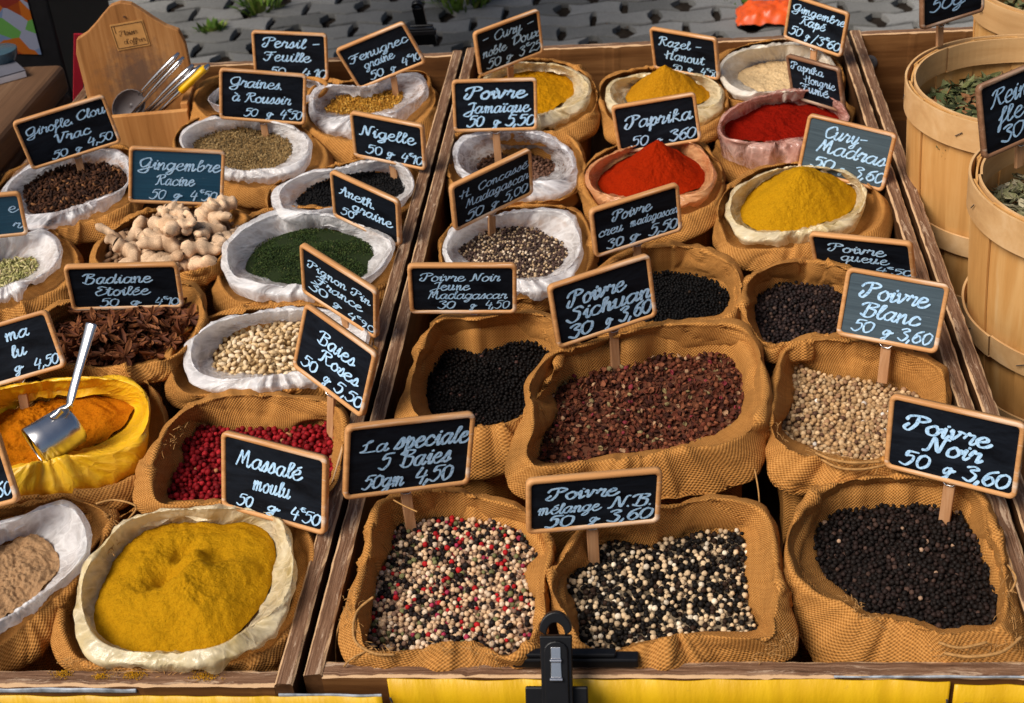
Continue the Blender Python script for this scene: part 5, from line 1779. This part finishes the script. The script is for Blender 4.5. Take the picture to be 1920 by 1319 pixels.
BR_ = 0.146
b1 = at_z(1699, 160, RIMZ) + np.array([BR_ + 0.006, 0.0, 0.0])
b2 = at_z(1820, 345, RIMZ) + np.array([BR_ + 0.006, 0.0, 0.0])
b0 = b1 + np.array([0.145, 0.325, 0.0])
basket('round split wood basket of dried green leaves in front of the back board', float(b1[0]), float(b1[1]), RIMZ, BR_, 0.120, 0.277, 0.3)
basket('round split wood basket at the right edge nearest the camera', float(b2[0]), float(b2[1]), RIMZ, BR_, 0.120, 0.277, 1.1)
basket('round split wood basket standing furthest back behind the leaf basket', float(b0[0]), float(b0[1]), RIMZ, BR_, 0.120, 0.277, 2.0)


def herb_heap(name, ctr, r, z, n, size, pal, label, stalk=False):
    cx, cy = ctr
    V, Q, C = [], [], []
    for i in range(n):
        a, d = random.uniform(0, 6.283), r * math.sqrt(random.random())
        p = Vector((cx + d * math.cos(a), cy + d * math.sin(a), z + 0.018 * (1 - (d / r) ** 2) + random.uniform(-0.008, 0.008)))
        t = Vector((random.gauss(0, 1), random.gauss(0, 1), random.gauss(0, 0.35))).normalized()
        s = t.cross(Vector((random.gauss(0, 0.5), random.gauss(0, 0.5), 1))).normalized()
        ln = size * random.uniform(0.6, 1.4)
        wd = ln * (0.09 if stalk and random.random() < 0.5 else random.uniform(0.25, 0.5))
        up = t.cross(s) * ln * random.uniform(-0.25, 0.25)
        k = len(V)
        V += [p - t * ln, p - t * ln * 0.2 - s * wd + up, p + t * ln * 0.2 - s * wd * 0.8 + up, p + t * ln, p + t * ln * 0.3 + s * wd, p - t * ln * 0.3 + s * wd * 0.9 - up]
        Q += [(k, k + 1, k + 2, k + 3), (k, k + 3, k + 4, k + 5)]
        c = random.choice(pal)
        q = random.uniform(0.7, 1.3)
        C += [tuple(x * q for x in c)] * 6
    o = link(name, mesh_np(name, np.array([tuple(v) for v in V]), np.array(Q), False, None, np.array(C)), None, GRAIN_M)
    return tag(o, label, 'herbs', None, 'stuff')


LEAFP = [(0.085, 0.105, 0.04), (0.055, 0.075, 0.03), (0.14, 0.16, 0.07), (0.11, 0.12, 0.05), (0.17, 0.17, 0.085), (0.10, 0.11, 0.04), (0.035, 0.045, 0.02), (0.24, 0.11, 0.045)]
herb_heap('dried_leaves', (float(b1[0]), float(b1[1])), 0.136, RIMZ - 0.056, 3200, 0.0105, LEAFP, 'crumbled dried green leaves filling the basket by the back board')
herb_heap('dried_flowers', (float(b2[0]), float(b2[1])), 0.135, RIMZ - 0.056, 3000, 0.0090, [(0.22, 0.22, 0.11), (0.36, 0.34, 0.20), (0.13, 0.14, 0.06), (0.46, 0.42, 0.28), (0.10, 0.10, 0.05)], 'pale dried flower tops and stalks in the nearest basket', True)
herb_heap('dried_herb', (float(b0[0]), float(b0[1])), 0.132, RIMZ - 0.06, 900, 0.010, LEAFP, 'dried herb in the furthest basket behind the leaf basket')
sign('weathered dark framed sign reading 50g 4 on the leaf basket', [(1727, -55), (1846, -80), (1844, 17), (1728, 62)], [('50g', .12, .66, .75, .16), ('4', .60, .72, .55, .24)], (1765, 84), RIMZ, frame=FRAME_DARK, stake=0.03, stake_x=-0.15, lean0=-0.05, weight=.10)
sign('dark framed sign reading Reine fleur 30 on the nearest basket', [(1831, 165), (1985, 95), (1992, 238), (1846, 298)], [('Reine d.', .14, .95, .34, .17), ('fleur', .20, .80, .62, .16), ('30', .22, .50, .90, .17), ('g', .62, .74, .86, .15)], (1915, 302), RIMZ, frame=FRAME_DARK, stake=0.03, lean0=-0.05, weight=.10)


# ------------------------------------------------------------------ pine box with scoops
def scoop_box():
    A = at_z(250, 217, 0.0)
    root = thing('wooden_scoop_box', 'pine box with an arched back board holding metal scoops', 'box', (float(A[0]), float(A[1]), -0.152), RAD(7))
    w, d, hf, hb, t = 0.166, 0.075, 0.152, 0.305, 0.011

    def bd(lo, hi, name='side_panel'):
        mb = MB()
        mb.box(lo, hi)
        return mb.build(name, PINE, root, bevel=0.0012)
    bd((-w / 2, 0, 0), (w / 2, t, hf), 'front_panel')
    bd((-w / 2, t + 0.0003, 0), (-w / 2 + t, d - 0.0003, hf + 0.008))
    bd((w / 2 - t, t + 0.0003, 0), (w / 2, d - 0.0003, hf + 0.008))
    bd((-w / 2 + t + 0.0003, t + 0.0003, 0), (w / 2 - t - 0.0003, d - 0.0003, t), 'base_panel')
    # arched back board
    half = [(w / 2 + 0.002, 0), (w / 2 + 0.002, hb - 0.075), (w / 2 - 0.004, hb - 0.052), (w / 2 - 0.022, hb - 0.043), (0.045, hb - 0.030), (0.030, hb - 0.016), (0.016, hb - 0.004), (0, hb)]
    poly = half + [(-x, y) for x, y in half[::-1][1:]]
    mb = MB()
    M = Matrix(((1, 0, 0, 0), (0, 0, 1, d), (0, 1, 0, 0), (0, 0, 0, 1)))
    mb.prism(poly, 0, 0.013, M)
    t = NT('stained_pine')
    o = t.coord()
    v = t.scaled(o, (46, 46, 2.2))
    f = t.noise(v, 1.0, 6, 0.65, 0.9)
    fine = t.noise(t.scaled(o, (230, 230, 9)), 1.0, 3, 0.6)
    cw = t.ramp(t.math('ADD', t.math('MULTIPLY', f, 0.7), t.math('MULTIPLY', fine, 0.3)), [(0.32, (0.19, 0.072, 0.018)), (0.5, (0.34, 0.145, 0.042)), (0.66, (0.48, 0.24, 0.085))])
    dn = t.new('VectorMath', operation='DISTANCE')
    t.L(o, dn.inputs[0])
    dn.inputs[1].default_value = (0.004, d, 0.185)
    st = t.math('ADD', t.math('MULTIPLY', dn.outputs['Value'], 11.0), t.math('MULTIPLY', t.math('SUBTRACT', t.noise(o, 70, 6, 0.75), 0.5), 1.5))
    cw = t.mix(t.ramp(st, [(0.15, (0.75, 0.75, 0.75)), (0.75, (0, 0, 0))]), cw, (0.085, 0.055, 0.045))
    t.base(cw)
    t.rough(0.55, 0.25)
    t.bump(f, 0.5, 0.001)
    mb.build('back_board', t.m, root, bevel=0.0015)
    # printed label
    pl = mat_plain('printed_label_paper', (0.48, 0.24, 0.075), 0.6, 0.2, 0.15, 60)
    ink = mat_plain('label_ink', (0.05, 0.02, 0.008), 0.7, 0.2, 0.3, 60)
    lb_ = bpy.data.objects.new('paper_label', None)
    mb = MB()
    mb.prism(rrect(0.052, 0.042, 0.001), 0, 0.0006)
    o = mb.build('paper_label', pl, root)
    o.matrix_local = Matrix.Translation((0.004, d - 0.0004, hb - 0.052)) @ Matrix.Rotation(RAD(90), 4, 'X') @ Matrix.Rotation(RAD(5), 4, 'Z')
    le = lettering('lettering', [('Plaisir', .22, .74, .46, .13), ("d'offrir", .26, .92, .82, .13)], 0.052, 0.042, o, ink, 0.0009, slant=0.05, weight=.07, wmin=0.0003, xs=0.9)
    mb = MB()
    for x0, y0, x1, y1 in ((-.024, .018, .024, .018), (-.024, -.018, .024, -.018), (-.024, -.018, -.024, .018), (.024, -.018, .024, .018), (-.020, .006, -.020, .018)):
        mb.tube([(x0, y0, 0.0009), (x1, y1, 0.0009)], 0.0004, 4)
    mb.build('border', ink, o)
    mb = MB()
    mb.tube([(0.002, d - 0.0004, hb - 0.022), (0.002, d - 0.003, hb - 0.022)], 0.0016, 8)
    mb.build('screw', STEEL, root)
    bpy.data.objects.remove(lb_)
    return root, A


box_root, boxA = scoop_box()
YEL = mat_plain('yellow_tape', (0.72, 0.40, 0.004), 0.4, 0.4, 0.1, 50)
GREYP = mat_plain('grey_scoop_plastic', (0.10, 0.085, 0.085), 0.35, 0.4, 0.15, 60)


def scoop_in_box(tip, low, label, rad=0.0042, tape=False, bowl=False):
    """tip/low: picture points of the handle's upper and lower end"""
    yb = float(boxA[1])
    a = Vector(at_y(tip[0], tip[1], yb + 0.040))
    b = Vector(at_y(low[0], low[1], yb + 0.030))
    d = (a - b).normalized()
    n = Vector((0, -1, 0.3)).normalized()
    root = thing('metal_scoop', label, 'scoop', b, 0, 'scoops standing in the pine box')
    L_ = (a - b).length
    pts = [d * L_ * s + n * 0.004 * math.sin(s * 3.1) for s in np.linspace(0, 1, 9)]
    if not bowl:
        pts[0] = -d * 0.055
    rad *= 1.9
    mb = MB()
    mb.tube(pts, [rad * 0.55, rad * 0.7, rad * 0.8, rad * 0.9, rad, rad * 1.05, rad * 1.05, rad, rad * 0.55], 10, 0.55)
    mb.build('handle', STEEL, root, smooth=True)
    if tape:
        mb = MB()
        mb.tube([d * L_ * s + n * 0.004 * math.sin(s * 3.1) for s in np.linspace(0.42, 0.93, 6)], rad * 1.12, 10, 0.6)
        mb.build('tape_grip', YEL, root, smooth=True)
    # ladle
    V, Q = [], []
    side = d.cross(n).normalized()
    nr, na = 7, 20
    R0 = 0.024 if bowl else 0.014
    cdir = -d
    drop = 0.0 if bowl else 0.05
    for i in range(nr + 1):
        ph = i / nr * math.pi / 2
        for k in range(na):
            th = 2 * math.pi * k / na
            V.append(tuple(cdir * (R0 * 1.15 + drop) + (cdir * math.cos(th) * 1.3 + side * math.sin(th)) * R0 * math.sin(ph) - n * R0 * 0.55 * math.cos(ph)))
    for i in range(nr):
        for k in range(na):
            k2 = (k + 1) % na
            Q.append((i * na + k, i * na + k2, (i + 1) * na + k2, (i + 1) * na + k))
    o = link('bowl', mesh_np('bowl', np.array(V), np.array(Q)), root, GREYP if bowl else STEEL)
    o.modifiers.new('thickness', 'SOLIDIFY').thickness = 0.0012
    return root


scoop_in_box((335, 100), (262, 178), 'steel scoop with a big dull grey bowl, leftmost in the pine box', bowl=True)
scoop_in_box((344, 108), (268, 192), 'narrow steel scoop handle beside the grey bowled scoop')
scoop_in_box((362, 122), (288, 196), 'steel scoop handle in the middle of the pine box', 0.0046)
scoop_in_box((376, 124), (298, 196), 'steel scoop handle touching the yellow taped one')
scoop_in_box((392, 122), (306, 204), 'steel scoop with yellow tape round its handle', 0.0046, tape=True)


# ------------------------------------------------------------------ turmeric scoop
def turmeric_scoop():
    base = Vector(at_z(108, 818, 0.012))
    root = thing('measuring_scoop', 'shiny metal measuring scoop lying in the turmeric', 'scoop', base)
    # cup axis points left and slightly down in the picture; the open mouth faces left
    p_mouth = Vector(at_z(66, 842, 0.012))
    p_back = Vector(at_z(147, 788, 0.022))
    ax = (p_back - p_mouth).normalized()
    up = (Vector((0, 0, 1)) - ax * ax.z).normalized()
    sd_ = ax.cross(up)
    V, Q = [], []
    n = 30
    prof = [(0.0, 0.0222), (0.0015, 0.0232), (0.014, 0.0224), (0.030, 0.0216), (0.044, 0.0208), (0.0475, 0.0186), (0.0485, 0.0001)]
    for (t, r) in prof:
        for k in range(n):
            a = 2 * math.pi * k / n
            V.append(tuple((p_mouth - base) + ax * t + (sd_ * math.cos(a) + up * math.sin(a)) * r))
    for i in range(len(prof) - 1):
        for k in range(n):
            k2 = (k + 1) % n
            Q.append((i * n + k, i * n + k2, (i + 1) * n + k2, (i + 1) * n + k))
    o = link('cup', mesh_np('cup', np.array(V), np.array(Q)), root, STEEL)
    o.modifiers.new('thickness', 'SOLIDIFY').thickness = 0.0012
    # handle rises from the cup's upper back edge
    h0 = (p_mouth - base) + ax * 0.040 + up * 0.019
    h1 = Vector(at_z(130, 756, 0.052)) - base
    tip = Vector(at_y(172, 606, float(base.y) + 0.055)) - base
    pts = [h0, h0 * 0.5 + h1 * 0.5, h1, h1 * 0.6 + tip * 0.4, h1 * 0.2 + tip * 0.8, h1 * 0.05 + tip * 0.95, tip]
    mb = MB()
    mb.tube([tuple(p) for p in catmull([tuple(p) for p in pts], 4)], list(np.interp(np.linspace(0, 1, 25), [0, .12, .3, .45, .85, .95, 1], [0.016, 0.010, 0.0055, 0.0050, 0.0072, 0.0066, 0.0025])), 12, 0.42)
    mb.build('handle', STEEL, root, smooth=True)
    # turmeric still inside the mouth
    V2 = [tuple((p_mouth - base) + ax * 0.006)]
    for k in range(n):
        a = 2 * math.pi * k / n
        V2.append(tuple((p_mouth - base) + ax * (0.004 + 0.004 * math.sin(a)) + (sd_ * math.cos(a) + up * math.sin(a)) * 0.0206))
    me = bpy.data.meshes.new('turmeric_fill')
    me.from_pydata(V2, [], [(0, 1 + k, 1 + (k + 1) % n) for k in range(n)])
    o = link('turmeric_fill', me, None, Y2)
    o.location = base
    tag(o, 'yellow turmeric clinging in the mouth of the metal scoop', 'turmeric', None, 'stuff')


turmeric_scoop()


# ------------------------------------------------------------------ spring clamps
def clamp(label, px, py, z, k=1.0, back=False):
    p = Vector(at_z(px, py, z))
    root = thing('spring_clamp', label, 'clamp', p, RAD(180 if back else 0), 'black spring clamps on the crates')
    mb = MB()      # long jaw bar lying on the rail
    mb.box((-0.050 * k, -0.010, 0.002), (0.052 * k, 0.001, 0.011))
    mb.box((-0.046 * k, -0.008, 0.0112), (0.034 * k, 0.0005, 0.015))
    mb.build('jaw_bar', BLACK, root, bevel=0.0015)
    # lever: a tapered plate with an arched eye, standing in front of the rail
    M = Matrix.Translation((-0.012 * k, -0.030, 0.030)) @ Matrix.Rotation(RAD(60), 4, 'X')
    mb = MB()
    arch = [(0.0128 * math.cos(a), 0.0255 + 0.015 * math.sin(a)) for a in np.linspace(0, math.pi, 15)]
    hole = [(0.0074 * math.cos(a), 0.0215 + 0.0105 * math.sin(a)) for a in np.linspace(0, math.pi, 15)]
    mb.prism([(x * k, y * k) for x, y in arch + hole[::-1]], -0.004, 0.004, M)
    mb.prism([(x * k, y * k) for x, y in ((-0.0128, -0.070), (0.0128, -0.070), (0.0122, -0.010), (0.0127, 0.0213), (-0.0127, 0.0213), (-0.0122, -0.010))], -0.0038, 0.0038, M)
    mb.prism([(x * k, y * k) for x, y in [(0.0095 * math.cos(a), 0.010 + 0.008 * math.sin(a)) for a in np.linspace(0, math.pi, 9)] + [(-0.0095, -0.055), (0.0095, -0.055)]], 0.0039, 0.0062, M)
    mb.build('lever', BLACK, root, bevel=0.0009)
    mb = MB()
    mb.prism([(x * k, y * k) for x, y in ((-0.0044, -0.0135), (0.0044, -0.0135), (0.0040, -0.004), (0.0038, 0.006), (0.0038, 0.0135), (-0.0038, 0.0135), (-0.0038, 0.006), (-0.0040, -0.004))], 0.0063, 0.0074, M)
    mb.tube([M @ Vector((-0.0050 * k, -0.0120 * k, 0.0078)), M @ Vector((0.0050 * k, -0.0120 * k, 0.0078))], 0.0018, 8)
    mb.tube([M @ Vector((-0.0044 * k, 0.0030 * k, 0.0078)), M @ Vector((0.0044 * k, 0.0030 * k, 0.0078))], 0.0018, 8)
    mb.build('spring', STEEL, root, bevel=0.0003)
    mb = MB()      # wide lower pad
    mb.box((-0.026 * k, -0.075, -0.0085), (0.024 * k, -0.0215, -0.0042), M)
    mb.build('lower_pad', BLACK, root, bevel=0.0015)
    return root


clamp('large black spring clamp gripping the front rail over the yellow cloth', 1078, 1240, 0.0)
clamp('black spring clamp on the far back rail behind the Fenugrec sign', 775, 70, -0.026, 0.8, True)


# ------------------------------------------------------------------ things beyond the crates
def far_left():
    # worn wooden case left of the crate
    wm = mat_wood('worn_case_wood', (0.045, 0.022, 0.010), (0.11, 0.055, 0.026), (0.20, 0.12, 0.065), 1, 0.5, (0.40, 0.27, 0.16), 0.22, 0.6)
    A = at_z(80, 116, 0.045)
    xr = float(at_z(108, 136, 0.040)[0])
    yb = float(A[1])
    root = thing('wooden_case', 'worn brown wooden case left of the crates', 'case', (xr - 0.17, yb - 0.30, -0.165))
    mb = MB()
    mb.box((-0.17, -0.32, 0), (0.165, 0.30, 0.155))
    mb.build('case_body', wm, root, bevel=0.006)
    mb = MB()
    mb.box((-0.172, -0.322, 0.157), (0.168, 0.302, 0.205))
    mb.build('case_lid', wm, root, bevel=0.010, seg=3)
    # grey paper pad on the case
    B = at_z(-10, 132, 0.047)
    r2 = thing('paper_pad', 'white edged paper pad lying on the wooden case', 'pad', (float(B[0]), float(B[1]), 0.0405), RAD(38))
    mb = MB()
    mb.box((-0.035, -0.05, 0), (0.035, 0.05, 0.010))
    mb.build('pad_block', mat_plain('paper', (0.62, 0.60, 0.62), 0.7, 0.2), r2, bevel=0.0008)
    mb = MB()
    mb.box((-0.035, -0.05, 0.0102), (0.035, 0.05, 0.012))
    mb.build('pad_cover', mat_plain('grey_card', (0.10, 0.10, 0.12), 0.5, 0.3), r2)
    # black case with a printed picture panel, standing behind
    Cc = at_y(58, 100, D2 + 0.06)
    r3 = thing('black_display_box', 'black box with a colourful printed panel behind the wooden case', 'box', (float(Cc[0]), D2 + 0.10, float(Cc[2]) - 0.13), RAD(-10))
    mb = MB()
    mb.box((-0.20, -0.03, -0.62), (0.058, 0.16, 0.30))
    mb.build('box_body', BLACK, r3, bevel=0.004)
    t = NT('printed_picture')
    o = t.coord()
    v = t.new('TexVoronoi')
    v.inputs['Scale'].default_value = 30
    v.inputs['Randomness'].default_value = 1.0
    n = t.new('TexNoise')
    n.inputs['Scale'].default_value = 18
    t.L(o, n.inputs['Vector'])
    t.L(n.outputs['Color'], v.inputs['Vector'])
    t.n.remove(n)
    t.L(t.scaled(o, (1.0, 0.2, 1.3)), v.inputs['Vector'])
    sp = t.new('SeparateColor')
    t.L(v.outputs['Color'], sp.inputs[0])
    r_ = t.ramp(sp.outputs[0], [(0.0, (0.13, 0.022, 0.002)), (0.22, (0.20, 0.05, 0.004)), (0.38, (0.03, 0.10, 0.02)), (0.55, (0.13, 0.14, 0.19)), (0.66, (0.10, 0.010, 0.005)), (0.82, (0.07, 0.10, 0.17)), (0.92, (0.05, 0.14, 0.03))])
    for e in [x for x in t.n if x.bl_idname == 'ShaderNodeValToRGB'][0].color_ramp.elements:
        pass
    [x for x in t.n if x.bl_idname == 'ShaderNodeValToRGB'][0].color_ramp.interpolation = 'CONSTANT'
    t.base(r_)
    t.rough(0.35, 0.4)
    mb = MB()
    mb.box((-0.19, -0.0325, 0.125), (0.022, -0.0305, 0.26))
    mb.build('printed_panel', t.m, r3)
    # red and cream folded cloth beside the pine box
    D = at_y(112, 92, D2 + 0.03)
    r4 = thing('red_folder', 'thin red and cream folder behind the pine box', 'folder', (float(D[0]), D2 + 0.05, float(D[2]) - 0.12), RAD(25))
    mb = MB()
    mb.box((-0.012, 0, 0), (0.004, 0.006, 0.135), Matrix.Rotation(RAD(14), 4, 'Y'))
    mb.build('red_cover', mat_plain('red_card', (0.40, 0.015, 0.03), 0.5, 0.3), r4)
    mb = MB()
    mb.box((0.006, 0, 0), (0.010, 0.006, 0.120), Matrix.Rotation(RAD(14), 4, 'Y'))
    mb.build('cream_pages', mat_plain('cream_paper', (0.66, 0.6, 0.46), 0.7, 0.2), r4)
    # small teal dish corner
    E = at_z(-4, 88, 0.075)
    r5 = thing('teal_dish', 'small glossy grey blue dish at the top left edge', 'dish', (float(E[0]), float(E[1]), 0.0405))
    mb = MB()
    mb.tube([(0, 0, 0), (0, 0, 0.006), (0, 0, 0.020), (0, 0, 0.030)], [0.016, 0.020, 0.027, 0.0285], 24)
    mb.build('dish_bowl', mat_plain('teal_glaze', (0.045, 0.085, 0.11), 0.2, 0.5), r5, smooth=True, bevel=0.001)


far_left()


def shade_canopy():
    # unseen awning added above the picture to darken the middle of the paving
    root = thing('added_shade_canopy', 'unseen dark awning added to shade the paving behind', 'awning', (-1.75, 2.95, GZ))
    cl = mat_plain('shade_cloth', (0.10, 0.10, 0.11), 0.8, 0.1)
    mb = MB()
    mb.box((-0.50, -0.80, 1.98), (0.95, 1.45, 2.00))
    mb.build('shade_cloth', cl, root)
    for x, y in ((-0.48, -0.5), (-0.48, 1.40)):
        mb = MB()
        mb.tube([(x, y, 0), (x, y, 1.98)], 0.02, 10)
        mb.build('pole', BLACK, root, smooth=True)


shade_canopy()

# orange plastic sheet on the ground, weeds, dark table beyond
op = at_z(1450, 22, GZ + 0.05)
mb = MB()
V = []
nx, ny_ = 30, 20
for j in range(ny_ + 1):
    for i in range(nx + 1):
        u, v = i / nx - 0.5, j / ny_ - 0.5
        e = max(abs(u), abs(v)) * 2
        V.append((u * 0.25 + 0.01 * noise.noise(Vector((u * 5, v * 5, 1))), v * 0.16, 0.045 * (1 - e ** 4) + 0.018 * noise.noise(Vector((u * 9, v * 9, 4))) + 0.012))
Q = [(j * (nx + 1) + i, j * (nx + 1) + i + 1, (j + 1) * (nx + 1) + i + 1, (j + 1) * (nx + 1) + i) for j in range(ny_) for i in range(nx)]
ob = link('orange_bag', mesh_np('orange_bag', np.array(V), np.array(Q)), None, mat_plain('orange_plastic', (0.80, 0.10, 0.012), 0.35, 0.5, 0.15, 20))
ob.location = (float(op[0]), float(op[1]), GZ + 0.02)
tag(ob, 'crumpled orange plastic bag lying on the paving', 'bag')

for (px, py, n, r, h, lab) in ((178, 6, 60, 0.05, 0.06, 'bright green weed tuft left of the pine box'), (400, 66, 60, 0.045, 0.05, 'green weed tuft right of the pine box'), (137, 40, 30, 0.03, 0.04, 'little weed beside the black box'),
                               (870, 14, 110, 0.10, 0.12, 'dark leafy weed growing in the shaded paving'), (490, 26, 70, 0.06, 0.08, 'yellowish weed behind the Persil sign'), (1385, 14, 60, 0.05, 0.03, 'low green weed in a paving hole behind the Razel sign'),
                               (1150, 55, 40, 0.05, 0.02, 'dry brown leaves in a paving hole behind the back board')):
    q = at_z(px, py, GZ)
    blade_clump('weed_tuft', (float(q[0]), float(q[1]), GZ + 0.004), n, r, h, DRY if 'dry' in lab else GREENS, lab)

for px, py in ((1140, 30), (1300, 8), (1280, 40), (1690, 30), (1640, 8), (1000, 48), (1480, 30), (1100, 8), (700, 40), (600, 12)):
    pass

# grated powder spilled on the front left rail, loose twine
for px, py, r in ((383, 1268, 0.010), (250, 1266, 0.009), (118, 1264, 0.007), (190, 1268, 0.006)):
    q = at_z(px, py, -0.0005)
    n = int(26000 * r)
    xy = rng.normal(0, 1, (n, 2)) * np.array([r * 0.62, r * 0.30])
    dd = (xy[:, 0] / r) ** 2 + (xy[:, 1] / (r * 0.5)) ** 2
    P = np.column_stack([xy, 0.0004 + 0.0016 * np.exp(-dd) * rng.random(n)])
    P = P[np.abs(P[:, 1]) < 0.0062]
    n = len(P)
    V, Fa, Cc = scatter_mesh(P, [ICO0], rand_rots(n), np.full((n, 3), 1.0) * rng.uniform(0.0002, 0.0006, (n, 1)), np.array([(0.48, 0.235, 0.004)]) * rng.uniform(0.7, 1.2, (n, 1)))
    o = link('spilled_powder', mesh_np('spilled_powder', V, Fa, True, None, Cc), None, GRAIN_M)
    o.location = (float(q[0]), float(q[1]), -0.0012)
    tag(o, {383: 'rounded spill of yellow powder on the front rail', 250: 'flat spill of yellow powder under the cream lined sack', 118: 'thin dusting of yellow powder near the left corner', 190: 'small smear of yellow powder on the front rail'}[px], 'spilled powder', None, 'stuff')

TW = mat_plain('jute_twine', (0.38, 0.20, 0.07), 0.95, 0.05, 0.3, 300)


def twine(pts, parent_key, r=0.0007):
    root = SACKS[parent_key]['root']
    P = [np.array(at_z(x, y, z)) - np.array(root.location) for x, y, z in pts]
    mb = MB()
    mb.tube([tuple(p) for p in catmull(P, 8)], r, 6)
    mb.build('loose_thread', TW, root, smooth=True)


twine([(660, 1130, 0.0), (640, 1160, 0.0), (630, 1200, -0.01), (630, 1248, -0.02)], 'speciale')
twine([(700, 1215, 0.012), (660, 1235, 0.008), (645, 1250, 0.0)], 'speciale', 0.0009)
twine([(700, 1120, 0.020), (668, 1150, 0.016), (665, 1200, 0.014), (700, 1225, 0.014), (740, 1228, 0.012)], 'speciale', 0.0012)
twine([(180, 945, 0.02), (215, 938, 0.02), (255, 950, 0.02), (240, 975, 0.0)], 'brown', 0.0010)
twine([(738, 938, 0.03), (760, 950, 0.03), (782, 960, 0.03)], 'speciale', 0.0007)
twine([(1530, 850, 0.02), (1560, 862, 0.026), (1600, 868, 0.026), (1650, 866, 0.024)], 'blanc', 0.0014)
twine([(1540, 862, 0.018), (1575, 878, 0.02), (1620, 880, 0.02), (1660, 872, 0.02)], 'blanc', 0.0012)
twine([(1770, 1225, 0.012), (1820, 1232, 0.012), (1880, 1222, 0.014), (1915, 1195, 0.012)], 'noir', 0.0014)
twine([(1760, 1205, 0.018), (1800, 1215, 0.018), (1850, 1205, 0.018)], 'noir', 0.0012)
twine([(1415, 880, 0.0), (1422, 920, -0.01), (1425, 965, -0.03)], 'sichuan', 0.0008)
twine([(1890, 1060, 0.012), (1905, 1085, 0.014), (1895, 1110, 0.012)], 'noir', 0.0010)


def fray(parent_key, path, n, length, spread=0.004):
    root = SACKS[parent_key]['root']
    P = catmull(np.array([np.array(at_z(x, y, z)) for x, y, z in path]), 12)
    mb = MB()
    length *= 0.62
    for k in range(int(n * 0.6)):
        i = random.randint(0, len(P) - 2)
        p = Vector(P[i]) + Vector((random.gauss(0, spread), random.gauss(0, spread), random.uniform(-0.002, 0.003)))
        t = (Vector(P[i + 1]) - Vector(P[i])).normalized() * random.choice((-1, 1))
        d = (t + Vector((random.gauss(0, 0.5), random.gauss(0, 0.5), random.gauss(0.1, 0.45)))).normalized()
        l = length * random.uniform(0.3, 1.0)
        b = Vector((random.gauss(0, 1), random.gauss(0, 1), random.gauss(0, 0.6))) * l * 0.3
        pts = [p + d * l * q + b * q * q - Z * 0.4 * l * q * q - Vector(root.location) for q in (0, 0.25, 0.5, 0.75, 1.0)]
        mb.tube(pts, random.uniform(0.0002, 0.00038), 4)
    mb.build('frayed_edge', TW, root, smooth=True)


fray('blanc', [(1525, 848, 0.014), (1560, 852, 0.02), (1600, 866, 0.02), (1655, 868, 0.018)], 110, 0.016)
fray('blanc', [(1455, 800, 0.012), (1470, 830, 0.012)], 30, 0.014)
fray('noir', [(1590, 1110, 0.016), (1620, 1150, 0.016), (1660, 1170, 0.014)], 50, 0.012, 0.003)
fray('noir', [(1770, 1210, 0.006), (1830, 1205, 0.008), (1890, 1195, 0.010), (1905, 1150, 0.012)], 150, 0.018, 0.005)
fray('noir', [(1875, 1040, 0.012), (1890, 1090, 0.014), (1898, 1120, 0.012)], 40, 0.014)
fray('speciale', [(665, 1110, 0.014), (655, 1160, 0.012), (680, 1210, 0.012), (740, 1225, 0.012)], 110, 0.016, 0.004)
fray('speciale', [(800, 1215, 0.016), (880, 1215, 0.018), (945, 1232, 0.014)], 60, 0.012, 0.003)
fray('melange', [(1425, 1225, 0.004), (1460, 1215, 0.010), (1482, 1190, 0.012)], 80, 0.015, 0.004)
fray('baies', [(300, 850, 0.012), (325, 825, 0.014), (345, 800, 0.014)], 40, 0.012, 0.003)
fray('massale', [(120, 1235, 0.0), (180, 1255, 0.0), (250, 1258, 0.0), (400, 1256, 0.0)], 120, 0.012, 0.003)
fray('brown', [(200, 960, 0.004), (222, 990, 0.004), (200, 1050, 0.004)], 60, 0.012, 0.003)
fray('girofle', [(0, 335, 0.0), (30, 325, 0.0), (60, 318, 0.0)], 30, 0.02, 0.004)
for e in SIGN_ERR:
    if e[1] > 9:
        print('SIGNERR', e)
